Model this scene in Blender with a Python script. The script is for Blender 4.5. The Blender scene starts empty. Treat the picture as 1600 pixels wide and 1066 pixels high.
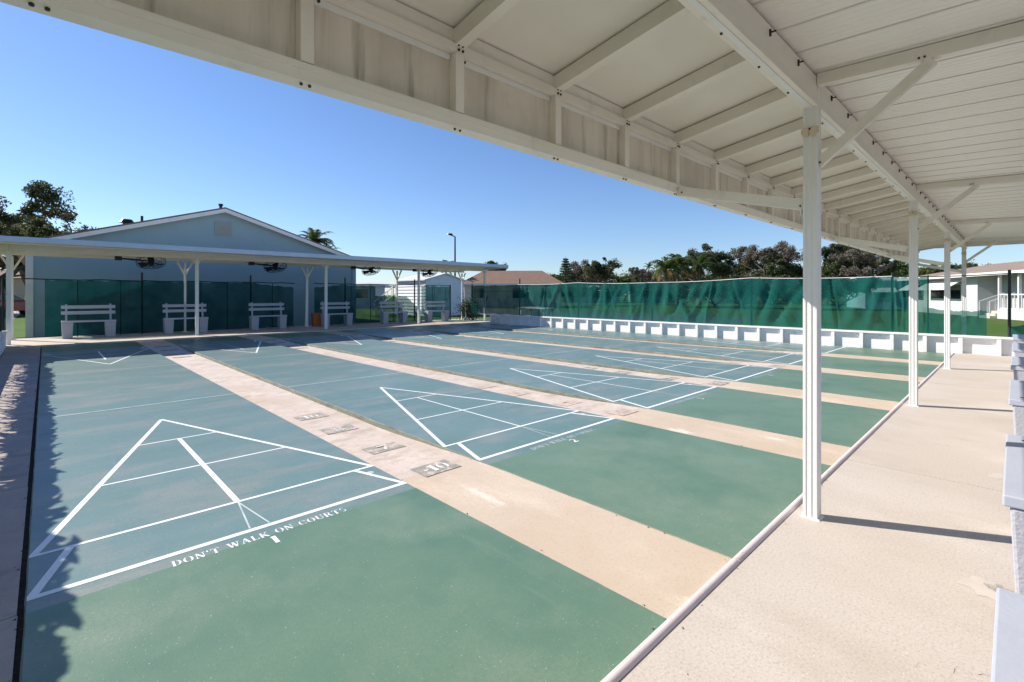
import bpy, bmesh, math, random
import numpy as np
from mathutils import Vector, Matrix
random.seed(7)
R = math.radians
S = bpy.context.scene
COL = S.collection

# ---------------------------------------------------------------- camera
CAM = Vector((0.056, -2.885, 1.285)); YAW = 0.7666; FPX = 757.4
cd = bpy.data.cameras.new('camera'); cam = bpy.data.objects.new('camera', cd); COL.objects.link(cam)
cam.location = CAM; cam.rotation_euler = (math.pi/2, 0, -YAW)
cd.sensor_width = 36; cd.lens = FPX/1600*36; cd.shift_y = -73.0/1600
cd.clip_start = 0.05; cd.clip_end = 2000
S.camera = cam
# ---------------------------------------------------------------- sky and sun
SUN_AZ = math.atan2(-.487, .874); SUN_EL = R(36.9)
w = bpy.data.worlds.new('World'); S.world = w; w.use_nodes = True
nt = w.node_tree; nt.nodes.clear()
sky = nt.nodes.new('ShaderNodeTexSky'); sky.sky_type = 'NISHITA'; sky.sun_disc = False
sky.sun_elevation = SUN_EL; sky.sun_rotation = SUN_AZ
sky.altitude = 0; sky.air_density = 1.0; sky.dust_density = 0.15; sky.ozone_density = 3.2
bg = nt.nodes.new('ShaderNodeBackground'); bg.inputs[1].default_value = 0.102
wo = nt.nodes.new('ShaderNodeOutputWorld')
tint = nt.nodes.new('ShaderNodeMix'); tint.data_type = 'RGBA'; tint.blend_type = 'MULTIPLY'; tint.inputs[0].default_value = 1; tint.inputs[7].default_value = (.76, .845, 1.02, 1)
nt.links.new(sky.outputs[0], tint.inputs[6]); nt.links.new(tint.outputs[2], bg.inputs[0]); nt.links.new(bg.outputs[0], wo.inputs[0])
sd = bpy.data.lights.new('sun', 'SUN'); sd.energy = 5.0; sd.angle = R(0.53); sd.color = (1.0, 0.925, 0.82)
sun = bpy.data.objects.new('sun', sd); COL.objects.link(sun)
sdir = Vector((math.sin(SUN_AZ)*math.cos(SUN_EL), math.cos(SUN_AZ)*math.cos(SUN_EL), math.sin(SUN_EL)))
sun.rotation_euler = (-sdir).to_track_quat('-Z', 'Y').to_euler(); sun.location = (-8, 14, 20)
S.view_settings.view_transform = 'Standard'; S.view_settings.look = 'None'
S.view_settings.gamma = 1; S.view_settings.use_curve_mapping = False
S.view_settings.exposure = 0.57
S.cycles.max_bounces = 10; S.cycles.diffuse_bounces = 5; S.cycles.transparent_max_bounces = 16
try: S.cycles.use_denoising = True
except Exception: pass

FW = Vector((math.sin(YAW), math.cos(YAW), 0)); RT = Vector((math.cos(YAW), -math.sin(YAW), 0))
def at(px, z, h=0.0):
    """world point that lies z metres ahead of the viewpoint in column px of the photograph, h metres up"""
    p = CAM + FW*z + RT*((px-800)/FPX*z); p.z = h; return p

# ---------------------------------------------------------------- helpers
class MB:
    def __init__(s): s.v = []; s.f = []; s.m = []
    def poly(s, pts, mi=0):
        n = len(s.v); s.v += [tuple(p) for p in pts]; s.f.append(tuple(range(n, n+len(pts)))); s.m.append(mi); return s
    def add(s, vs, fs, mi=0):
        n = len(s.v); s.v += [tuple(p) for p in vs]
        for f in fs: s.f.append(tuple(i+n for i in f)); s.m.append(mi)
        return s
    def box(s, x0, x1, y0, y1, z0, z1, mi=0, top=None):
        t = top or (0, 0)
        vs = [(x0,y0,z0),(x1,y0,z0),(x1,y1,z0),(x0,y1,z0),(x0+t[0],y0+t[1],z1),(x1-t[0],y0+t[1],z1),(x1-t[0],y1-t[1],z1),(x0+t[0],y1-t[1],z1)]
        return s.add(vs, [(0,3,2,1),(4,5,6,7),(0,1,5,4),(1,2,6,5),(2,3,7,6),(3,0,4,7)], mi)
    def bar(s, a, b, w, h, up=(0,0,1), mi=0):
        a = Vector(a); b = Vector(b); d = (b-a).normalized(); u = Vector(up)
        sx = d.cross(u).normalized(); uz = sx.cross(d).normalized()
        vs = []
        for p in (a, b):
            for i, j in ((-1,-1),(1,-1),(1,1),(-1,1)): vs.append(p+sx*(i*w/2)+uz*(j*h/2))
        return s.add(vs, [(0,1,2,3),(7,6,5,4),(0,4,5,1),(1,5,6,2),(2,6,7,3),(3,7,4,0)], mi)
    def tube(s, pts, rad, n=6, cap=True, mi=0):
        pts = [Vector(p) for p in pts]; rad = rad if isinstance(rad, (list, tuple)) else [rad]*len(pts)
        base = len(s.v); ref = None
        for i, p in enumerate(pts):
            d = (pts[min(i+1, len(pts)-1)]-pts[max(i-1, 0)]).normalized()
            if ref is None:
                ref = d.orthogonal().normalized()
            ref = (ref - d*ref.dot(d)).normalized(); bi = d.cross(ref)
            for k in range(n):
                a = 2*math.pi*k/n; s.v.append(tuple(p+(ref*math.cos(a)+bi*math.sin(a))*rad[i]))
        for i in range(len(pts)-1):
            for k in range(n):
                a = base+i*n+k; b = base+i*n+(k+1) % n
                s.f.append((a, b, b+n, a+n)); s.m.append(mi)
        if cap:
            e0 = len(s.v); s.v += s.v[base:base+n]; s.v += s.v[base+(len(pts)-1)*n:base+len(pts)*n]
            s.f.append(tuple(e0+k for k in reversed(range(n)))); s.m.append(mi)
            s.f.append(tuple(e0+n+k for k in range(n))); s.m.append(mi)
        return s
    def prism(s, prof, z0, z1, mi=0):
        n = len(prof); b = len(s.v)
        s.v += [(x, y, z0) for x, y in prof]+[(x, y, z1) for x, y in prof]
        for k in range(n):
            s.f.append((b+k, b+(k+1) % n, b+n+(k+1) % n, b+n+k)); s.m.append(mi)
        s.f.append(tuple(b+k for k in reversed(range(n)))); s.m.append(mi)
        s.f.append(tuple(b+n+k for k in range(n))); s.m.append(mi)
        return s
    def mesh(s, name, mats, smooth=False):
        me = bpy.data.meshes.new(name); me.from_pydata(s.v, [], s.f)
        for m in (mats if isinstance(mats, (list, tuple)) else [mats]): me.materials.append(m)
        if any(s.m): me.polygons.foreach_set('material_index', s.m)
        if smooth: me.polygons.foreach_set('use_smooth', [True]*len(me.polygons))
        me.update(); return me
    def build(s, name, mats, parent=None, loc=None, rot=None, smooth=False, bevel=0):
        o = link(name, s.mesh(name, mats, smooth), parent, loc, rot)
        if bevel:
            md = o.modifiers.new('bevel', 'BEVEL'); md.width = bevel; md.segments = 2; md.limit_method = 'ANGLE'
        return o
def link(name, me, parent=None, loc=None, rot=None):
    o = bpy.data.objects.new(name, me); COL.objects.link(o)
    if parent: o.parent = parent
    if loc is not None: o.location = loc
    if rot is not None: o.rotation_euler = rot
    return o
def tag(o, label=None, cat=None, group=None, kind=None):
    if label: o['label'] = label
    if cat: o['category'] = cat
    if group: o['group'] = group
    if kind: o['kind'] = kind
    return o
def empty(name, loc=(0, 0, 0), rz=0, label=None, cat=None, group=None):
    o = bpy.data.objects.new(name, None); COL.objects.link(o); o.location = loc; o.rotation_euler = (0, 0, rz)
    o.empty_display_size = .1
    return tag(o, label, cat, group)
def copy_tree(o, parent=None):
    c = o.copy(); COL.objects.link(c); c.parent = parent
    for ch in list(o.children): copy_tree(ch, c)
    return c

# ---------------------------------------------------------------- materials
def pmat(name, col, layers=(), rough=.6, bump=0, bscale=60, spec=.5, metal=0, roughvar=0, coat=0):
    """layers: (colour, scale, lo, hi, strength, stretch) noise patches laid over the base in world space"""
    m = bpy.data.materials.new(name); m.use_nodes = True
    t = m.node_tree; N = t.nodes; L = t.links
    b = N['Principled BSDF']; b.inputs['Roughness'].default_value = rough; b.inputs['Metallic'].default_value = metal
    b.inputs['Specular IOR Level'].default_value = spec; b.inputs['Coat Weight'].default_value = coat
    g = N.new('ShaderNodeNewGeometry'); cur = None
    for i, (c, sc, lo, hi, st, sx) in enumerate(layers):
        mp = N.new('ShaderNodeMapping'); mp.inputs['Scale'].default_value = sx; mp.inputs['Location'].default_value = (i*13.7, i*7.1, i*3.3)
        L.new(g.outputs['Position'], mp.inputs[0])
        no = N.new('ShaderNodeTexNoise'); no.inputs['Scale'].default_value = sc; no.inputs['Detail'].default_value = 6; no.inputs['Roughness'].default_value = .62
        L.new(mp.outputs[0], no.inputs[0])
        mr = N.new('ShaderNodeMapRange'); mr.inputs[1].default_value = lo; mr.inputs[2].default_value = hi; mr.inputs[3].default_value = 0; mr.inputs[4].default_value = st
        L.new(no.outputs[0], mr.inputs[0])
        mx = N.new('ShaderNodeMix'); mx.data_type = 'RGBA'
        L.new(mr.outputs[0], mx.inputs[0])
        if cur is None: mx.inputs[6].default_value = (*col, 1)
        else: L.new(cur, mx.inputs[6])
        mx.inputs[7].default_value = (*c, 1); cur = mx.outputs[2]
        if i == 0 and roughvar:
            rr = N.new('ShaderNodeMapRange'); rr.inputs[1].default_value = .3; rr.inputs[2].default_value = .7
            rr.inputs[3].default_value = rough-roughvar; rr.inputs[4].default_value = rough+roughvar
            L.new(no.outputs[0], rr.inputs[0]); L.new(rr.outputs[0], b.inputs['Roughness'])
    if cur is None: b.inputs['Base Color'].default_value = (*col, 1)
    else: L.new(cur, b.inputs['Base Color'])
    if bump:
        no = N.new('ShaderNodeTexNoise'); no.inputs['Scale'].default_value = bscale; no.inputs['Detail'].default_value = 4
        L.new(g.outputs['Position'], no.inputs[0])
        bp = N.new('ShaderNodeBump'); bp.inputs['Strength'].default_value = bump; bp.inputs['Distance'].default_value = .01
        L.new(no.outputs[0], bp.inputs['Height']); L.new(bp.outputs[0], b.inputs['Normal'])
    return m
ONE = (1, 1, 1)
M = {}
M['play'] = pmat('play_paint', (.160, .246, .243), [((.095, .185, .178), .9, .42, .68, .75, (.5, 1.6, 1)), ((.275, .285, .262), 1.7, .47, .66, .85, (.7, 1.6, 1)),
    ((.115, .205, .20), 9, .5, .75, .4, ONE), ((.23, .28, .27), 5, .56, .72, .45, (5, .22, 1)), ((.10, .18, .175), 8, .6, .74, .4, (4, .3, 1)), ((.13, .21, .205), 70, .42, .6, .5, ONE),
    ((.72, .76, .74), 110, .655, .70, .9, ONE)], rough=.38, spec=.34, bump=.10, bscale=140, roughvar=.07)
M['stand'] = pmat('standing_paint', (.145, .232, .158), [((.062, .155, .118), .8, .46, .70, .8, (1, 1, 1)), ((.215, .275, .205), 1.3, .48, .70, .8, ONE),
    ((.095, .195, .145), 7, .5, .75, .45, ONE), ((.21, .27, .20), 5, .58, .74, .4, (3, .4, 1)), ((.115, .195, .138), 70, .42, .6, .5, ONE),
    ((.66, .70, .64), 100, .655, .70, .9, ONE)], rough=.38, spec=.34, bump=.10, bscale=140, roughvar=.07)
M['court_side'] = pmat('court_side', (.20, .215, .17), [((.31, .31, .26), 11, .48, .66, .7, (1, .4, 1)), ((.08, .085, .06), 8, .52, .68, .75, (1, .5, 3)), ((.13, .19, .16), 25, .5, .7, .5, ONE)], rough=.9, bump=.4, bscale=50)
M['line'] = pmat('line_paint', (.80, .83, .82), [((.60, .66, .66), 6, .5, .75, .6, ONE), ((.35, .43, .43), 42, .66, .74, .7, ONE)], rough=.5, bump=.15, bscale=160)
M['line_worn'] = pmat('worn_line_paint', (.52, .60, .60), [((.30, .40, .40), 8, .42, .7, .8, ONE)], rough=.55)
M['gutter'] = pmat('gutter_concrete', (.56, .485, .43), [((.50, .40, .31), .55, .46, .62, .8, (1, .35, 1)), ((.70, .60, .53), 2.2, .5, .7, .7, ONE), ((.36, .28, .23), 3.4, .53, .70, .8, (1, 1.6, 1)), ((.44, .35, .29), 11, .5, .66, .6, ONE),
    ((.42, .33, .27), 80, .52, .66, .6, ONE), ((.22, .17, .14), 18, .68, .76, .7, ONE)], rough=.85, bump=.12, bscale=220)
M['gutter_end'] = pmat('tan_gutter_end', (.54, .45, .36), [((.49, .385, .285), .9, .45, .66, .8, ONE), ((.66, .55, .45), 2.4, .52, .7, .7, (1, .5, 1)), ((.74, .67, .60), 3.2, .63, .72, .8, (1.5, .5, 1)),
    ((.42, .32, .22), 90, .52, .66, .55, ONE), ((.30, .22, .15), 16, .68, .76, .6, ONE)], rough=.85, bump=.12, bscale=180)
M['pave'] = pmat('pavement_concrete', (.505, .45, .395), [((.58, .53, .485), .7, .45, .65, .8, (1, .6, 1)), ((.42, .355, .295), 2.6, .52, .72, .6, (1, .5, 1)), ((.37, .30, .24), 85, .50, .66, .6, ONE), ((.33, .27, .22), 210, .54, .66, .5, ONE),
    ((.74, .69, .63), 110, .58, .68, .6, ONE), ((.36, .33, .30), 1.3, .66, .74, .5, (1, 2.5, 1))], rough=.85, bump=.1, bscale=260)
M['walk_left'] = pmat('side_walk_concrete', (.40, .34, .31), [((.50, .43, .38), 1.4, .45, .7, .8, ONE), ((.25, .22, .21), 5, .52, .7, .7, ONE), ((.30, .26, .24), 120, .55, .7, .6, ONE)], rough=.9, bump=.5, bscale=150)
M['joint'] = pmat('crack_line', (.26, .21, .17), [((.40, .34, .29), 30, .45, .6, .9, ONE)], rough=1)
M['stain_pale'] = pmat('cement_patch', (.50, .46, .42), [((.56, .49, .43), 14, .42, .6, 1, ONE)], rough=.9)
M['stain_dark'] = pmat('grease_stain', (.30, .28, .25), [((.50, .45, .40), 22, .45, .62, 1, (1, 2, 1))], rough=.8)
M['crack'] = pmat('crack_soil', (.02, .018, .015), [((.07, .055, .04), 30, .5, .7, .8, ONE)], rough=1, bump=1, bscale=60)
M['pipe'] = pmat('edge_pipe', (.70, .60, .59), [((.60, .49, .48), 6, .5, .7, .7, ONE), ((.25, .15, .11), 30, .68, .75, .8, ONE)], rough=.55)
M['stencil'] = pmat('stencil_grey', (.27, .265, .235), [((.56, .46, .39), 13, .47, .60, .95, ONE), ((.18, .18, .16), 60, .5, .7, .6, ONE)], rough=.8)
M['stencil_white'] = pmat('worn_white_stencil', (.72, .70, .66), [((.44, .39, .34), 22, .5, .62, .9, ONE)], rough=.7)
M['stencil_faint'] = pmat('stencil_faint', (.44, .37, .32), [((.58, .46, .38), 14, .42, .6, 1, ONE)], rough=.85)
M['stencil_dark'] = pmat('stencil_dark', (.15, .13, .13), [((.55, .45, .38), 20, .47, .62, .95, ONE)], rough=.85)
M['alu'] = pmat('cream_aluminium', (.80, .755, .68), [((.70, .655, .585), 2.2, .45, .7, .7, (1, 1, 3)), ((.50, .455, .39), 9, .6, .78, .5, (1, 1, .4))], rough=.42, bump=.05, bscale=40)
M['alu_white'] = pmat('white_aluminium', (.78, .78, .76), [((.66, .65, .62), 3, .5, .72, .6, (1, 1, .3)), ((.5, .46, .40), 14, .64, .76, .5, (1, 1, .25))], rough=.38, bump=.04, bscale=60)
M['fascia'] = pmat('stained_fascia', (.74, .675, .59), [((.56, .505, .43), 5, .44, .66, .8, (1, 1, .08)), ((.26, .225, .185), 16, .56, .72, .8, (1, 1, .06)), ((.40, .355, .30), 1.7, .5, .7, .45, (1, 1, 1))], rough=.5)
M['ceil'] = pmat('ceiling_panel', (.88, .85, .79), [((.80, .765, .70), 1.2, .45, .7, .7, (1, .4, 1)), ((.82, .785, .72), 8, .5, .7, .5, (3, .3, 1))], rough=.34, bump=.03, bscale=30)
M['soffit'] = pmat('soffit_panel', (.80, .76, .685), [((.70, .665, .60), .9, .45, .7, .7, ONE), ((.84, .80, .72), 3, .5, .7, .4, ONE)], rough=.33)
M['bolt'] = pmat('dark_bolt', (.03, .026, .022), rough=.5, metal=.3)
M['cup'] = pmat('cream_plastic', (.70, .58, .43), [((.42, .28, .17), 30, .55, .7, .7, ONE)], rough=.5)
M['wallpaint'] = pmat('white_wall_paint', (.86, .85, .86), [((.76, .74, .75), 4, .5, .72, .6, (1, .5, 2)), ((.48, .44, .42), 24, .66, .76, .6, (1, 1, .3))], rough=.6, bump=.15, bscale=50)
M['bench'] = pmat('blue_grey_paint', (.42, .455, .545), [((.36, .39, .475), 3, .48, .7, .7, ONE), ((.36, .38, .44), 16, .62, .74, .5, (.3, 1, 1))], rough=.5, bump=.1, bscale=60)
M['blockleg'] = pmat('painted_block', (.40, .41, .465), [((.34, .35, .40), 5, .48, .7, .7, ONE), ((.30, .22, .22), 22, .64, .74, .7, ONE)], rough=.75, bump=.4, bscale=70)
M['gutter_roof'] = pmat('shade_blue_roof_edge', (.58, .64, .73), [((.50, .56, .65), 2, .48, .7, .6, ONE)], rough=.42)  # blue of sky-lit shade mixed into the edge metal's colour
M['black'] = pmat('black_metal', (.012, .013, .014), rough=.5)
M['fan'] = pmat('fan_black', (.015, .015, .017), rough=.45, metal=.2)
M['orange'] = pmat('orange_plastic', (.42, .12, .03), [((.32, .085, .02), 5, .5, .7, .7, ONE)], rough=.55)
M['asphalt'] = pmat('asphalt', (.07, .072, .078), [((.10, .10, .105), .4, .45, .7, .7, ONE), ((.05, .05, .052), 30, .5, .7, .6, ONE)], rough=.85)
M['grass'] = pmat('lawn', (.075, .14, .028), [((.10, .145, .04), .18, .42, .66, .9, ONE), ((.045, .105, .02), 1.1, .46, .7, .8, ONE), ((.14, .15, .06), .5, .56, .72, .6, ONE), ((.035, .07, .015), 18, .5, .7, .7, ONE)], rough=.95, bump=1, bscale=25, spec=.1)
M['stucco'] = pmat('blue_stucco', (.29, .405, .455), [((.26, .37, .42), .5, .45, .68, .7, ONE), ((.31, .42, .465), 4, .52, .7, .4, ONE), ((.22, .32, .36), 2.5, .55, .75, .5, (1, 1, .15))], rough=.9, bump=.5, bscale=35)
M['trim'] = pmat('white_trim', (.70, .69, .68), [((.58, .56, .55), 4, .5, .7, .6, ONE)], rough=.6)
M['vent'] = pmat('grey_vent', (.33, .38, .38), rough=.6)
M['shingle'] = pmat('brown_shingles', (.20, .125, .09), [((.26, .17, .125), 2.2, .45, .68, .8, (1, 1, 3)), ((.09, .05, .035), 9, .5, .7, .7, (.5, .5, 3))], rough=.95, bump=.7, bscale=16)
M['shingle_pale'] = pmat('pale_shingles', (.25, .19, .16), [((.31, .24, .20), 1.5, .45, .68, .8, ONE), ((.22, .14, .10), 7, .5, .7, .6, ONE)], rough=.95, bump=.6, bscale=14)
M['shed'] = pmat('shed_siding', (.74, .75, .78), [((.64, .65, .69), 3, .5, .72, .6, (1, 1, .4))], rough=.5)
M['metalroof'] = pmat('metal_roof', (.70, .71, .73), [((.58, .59, .61), 2, .5, .7, .6, ONE)], rough=.4)
M['cream'] = pmat('cream_siding', (.62, .54, .42), [((.54, .46, .35), 1.5, .5, .7, .6, (1, 1, 4))], rough=.7)
M['whitehouse'] = pmat('white_house_siding', (.54, .55, .56), [((.47, .48, .49), 1, .5, .7, .6, (1, 1, 4))], rough=.6)
M['greyhouse'] = pmat('grey_house_siding', (.46, .47, .48), [((.40, .41, .42), 1, .5, .7, .6, (1, 1, 4))], rough=.6)
M['bluehouse'] = pmat('pale_blue_siding', (.38, .58, .66), [((.32, .50, .58), 1, .5, .7, .6, (1, 1, 4))], rough=.6)
M['glass'] = pmat('window_glass', (.02, .028, .032), rough=.06, spec=.8)
M['concretefar'] = pmat('far_concrete', (.48, .44, .39), [((.40, .36, .31), .6, .45, .7, .7, ONE)], rough=.9)
M['red'] = pmat('car_red', (.30, .03, .03), rough=.3, coat=.5)
M['tyre'] = pmat('tyre_rubber', (.02, .02, .02), rough=.8)
M['rim'] = pmat('rim_metal', (.5, .5, .5), rough=.35, metal=.8)
M['litter'] = pmat('leaf_litter', (.055, .04, .025), [((.12, .08, .04), 40, .5, .7, .7, ONE)], rough=1)
M['bark'] = pmat('bark', (.10, .082, .066), [((.055, .045, .036), 8, .45, .7, .8, (1, 1, .3)), ((.17, .15, .125), 14, .55, .7, .5, ONE)], rough=1, bump=.8, bscale=20)
M['palmtrunk'] = pmat('palm_trunk', (.19, .165, .13), [((.11, .095, .075), 6, .45, .7, .8, (1, 1, 4))], rough=1, bump=.6, bscale=20)
def leafmat(name, c, c2, tr=.35):
    m = pmat(name, c, [(c2, .9, .4, .66, .9, ONE), (tuple(x*.55 for x in c), 5, .5, .72, .7, ONE)], rough=.55, spec=.3)
    t = m.node_tree; N = t.nodes; b = N['Principled BSDF']
    src = b.inputs['Base Color'].links[0].from_socket
    tl = N.new('ShaderNodeBsdfTranslucent'); t.links.new(src, tl.inputs[0])
    mx = N.new('ShaderNodeMixShader'); mx.inputs[0].default_value = tr
    t.links.new(b.outputs[0], mx.inputs[1]); t.links.new(tl.outputs[0], mx.inputs[2])
    t.links.new(mx.outputs[0], N['Material Output'].inputs[0]); return m
M['leaf_oak'] = leafmat('oak_leaves', (.075, .098, .040), (.115, .115, .062), .4)
M['leaf_brown'] = leafmat('brown_twig_leaves', (.145, .128, .098), (.205, .18, .145), .35)
M['leaf_dark'] = leafmat('dark_conifer', (.036, .065, .026), (.06, .085, .034), .3)
M['leaf_green'] = leafmat('green_leaves', (.10, .14, .035), (.17, .18, .05), .45)
M['leaf_palm'] = leafmat('palm_leaves', (.07, .12, .028), (.13, .135, .045))
M['leaf_dead'] = leafmat('dead_palm_leaves', (.25, .15, .045), (.19, .125, .06))
M['leaf_hedge'] = leafmat('strap_leaves', (.05, .10, .025), (.08, .13, .03), .25)
def screenmat(name, c, clear, tl=.35):
    m = bpy.data.materials.new(name); m.use_nodes = True; t = m.node_tree; N = t.nodes; L = t.links
    b = N['Principled BSDF']; b.inputs['Base Color'].default_value = (*c, 1); b.inputs['Roughness'].default_value = .9; b.inputs['Specular IOR Level'].default_value = .08
    tr = N.new('ShaderNodeBsdfTransparent'); tr.inputs[0].default_value = (.72, .95, .90, 1)
    tn = N.new('ShaderNodeBsdfTranslucent'); tn.inputs[0].default_value = (*c, 1)
    m1 = N.new('ShaderNodeMixShader'); m1.inputs[0].default_value = tl; L.new(b.outputs[0], m1.inputs[1]); L.new(tn.outputs[0], m1.inputs[2])
    m2 = N.new('ShaderNodeMixShader'); L.new(m1.outputs[0], m2.inputs[1]); L.new(tr.outputs[0], m2.inputs[2])
    g = N.new('ShaderNodeNewGeometry'); no = N.new('ShaderNodeTexNoise'); no.inputs['Scale'].default_value = 1.3; no.inputs['Detail'].default_value = 3
    L.new(g.outputs['Position'], no.inputs[0]); mr = N.new('ShaderNodeMapRange'); mr.inputs[1].default_value = .35; mr.inputs[2].default_value = .65
    mr.inputs[3].default_value = clear-.1; mr.inputs[4].default_value = clear+.1
    L.new(no.outputs[0], mr.inputs[0]); L.new(mr.outputs[0], m2.inputs[0])
    L.new(m2.outputs[0], N['Material Output'].inputs[0]); return m
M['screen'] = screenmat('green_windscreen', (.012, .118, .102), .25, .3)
M['screen_shaded'] = screenmat('shaded_green_windscreen', (.0, .045, .045), .30, .25)  # darker copy of the green, shade under the far canopy put into the colour

# ================================================================= SETTING
FT = .3048; W = 6*FT; P = 2.473; YS = FT*.9965
L39 = 39*YS; YN = -1.93; YF = L39+1.93      # court ends
GZ = -.10                                      # lawn level
g = MB(); g.poly([(-500, -500, GZ), (700, -500, GZ), (700, 700, GZ), (-500, 700, GZ)])
tag(g.build('ground', M['grass']), kind='structure')
rd = MB(); rd.poly([(20.5, 5.5, GZ+.004), (30, 7.5, GZ+.004), (34, 60, GZ+.004), (22, 60, GZ+.004)]); tag(rd.build('road', M['asphalt']), kind='structure')
dv = MB(); dv.poly([(-14, 19, GZ+.008), (-1.2, 19, GZ+.008), (-1.2, 60, GZ+.008), (-14, 60, GZ+.008)]); tag(dv.build('driveway', M['concretefar']), kind='structure')

# near pavement, far pavement, side walk
def slab(name, x0, x1, y0, y1, z, mat, joints=(), depth=.16):
    m = MB(); ys = [y0, y1]; xs = sorted([x0]+list(joints)+[x1])
    for a, b in zip(xs[:-1], xs[1:]):
        m.box(a+(.004 if a != x0 else 0), b-(.004 if b != x1 else 0), y0, y1, z-depth, z)
    return tag(m.build(name, mat), kind='structure')
slab('pavement', -6, 17.2, -16, YN-.045, .0, M['pave'], joints=(-.9, 4.55, 9.3, 13.4))  # carried on unseen behind the viewpoint to bounce sunlight up under the roof
slab('far_pavement', -1.6, 15.9, YF+.004, 16.9, .03, M['pave'], joints=(2.4, 6.6, 10.6, 14.2), depth=.2)
slab('side_walk', -.60, -.055, YN+.004, YF-.004, -.006, M['walk_left'], joints=(1e-3-.3,), depth=.2) if False else None
m = MB()
yy = YN+.004
while yy < YF-.1:
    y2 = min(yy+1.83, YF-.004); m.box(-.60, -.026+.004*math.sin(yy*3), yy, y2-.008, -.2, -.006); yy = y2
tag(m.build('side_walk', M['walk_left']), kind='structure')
m = MB(); m.poly([(-.045, YN, -.02), (.005, YN, -.02), (.005, YF, -.02), (-.045, YF, -.02)])
tag(m.build('soil_gap', M['crack']), kind='structure')

pav = bpy.data.objects['pavement']
def crack(a, b, wd, seed):
    rg_ = random.Random(seed); n = 26; vs = []
    for i in range(n+1):
        t = i/n; x = a[0]+(b[0]-a[0])*t+rg_.uniform(-.012, .012); y = a[1]+(b[1]-a[1])*t+rg_.uniform(-.02, .02); h_ = wd*(.3+rg_.random())*math.sin(math.pi*(t*.94+.03))
        vs += [(x, y-h_, .0011), (x, y+h_, .0011)]
    MB().add(vs, [(2*i, 2*i+2, 2*i+3, 2*i+1) for i in range(n)]).build('crack', M['joint'], pav)
crack((4.25, -2.05), (4.05, -2.95), .0016, 1); crack((5.5, -2.25), (5.6, -2.62), .004, 2); crack((8.6, -2.1), (8.5, -3.3), .002, 3); crack((2.2, -2.6), (2.7, -3.4), .0015, 4)
def blotch(cx, cy, rx, ry, mat, seed, z=.0013):
    rg_ = random.Random(seed); n = 22; pts = []
    for k in range(n):
        a_ = k*2*math.pi/n; q = rg_.uniform(.65, 1.1); pts.append((cx+rx*q*math.cos(a_), cy+ry*q*math.sin(a_), z))
    MB().poly(pts).build('stain', M[mat], pav)
blotch(3.02, -2.80, .10, .10, 'stain_pale', 1); blotch(3.05, -2.84, .045, .055, 'stain_dark', 2, .0018); blotch(4.9, -2.80, .10, .05, 'stain_pale', 4)

# -------------------------------------------------- stencil glyphs
def seg(a, b, w):
    a = Vector((a[0], a[1])); b = Vector((b[0], b[1])); d = (b-a).normalized(); n = Vector((-d.y, d.x))*(w/2)
    return [[a-n, b-n, b+n, a+n]]
def arc(cx, cy, rx, ry, a0, a1, w0, w1=None, n=7):
    w1 = w1 or w0; out = []; pr = None
    for i in range(n+1):
        t = i/n; a = R(a0+(a1-a0)*t); wd = w0+(w1-w0)*math.sin(math.pi*t)
        o = Vector((cx+rx*math.cos(a), cy+ry*math.sin(a))); q = Vector((cx+(rx-wd)*math.cos(a), cy+(ry-wd*.55)*math.sin(a)))
        if pr: out.append([pr[0], o, q, pr[1]])
        pr = (o, q)
    return out
TK, TN = .2, .07
def ring(x0, x1): 
    c = (x0+x1)/2; r = (x1-x0)/2
    return arc(c, .5, r, .5, -80, 80, .06, TK)+arc(c, .5, r, .5, 100, 260, .06, TK)
def serif(x, y, w=.3): return seg((x-w/2, y), (x+w/2, y), TN)
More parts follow.
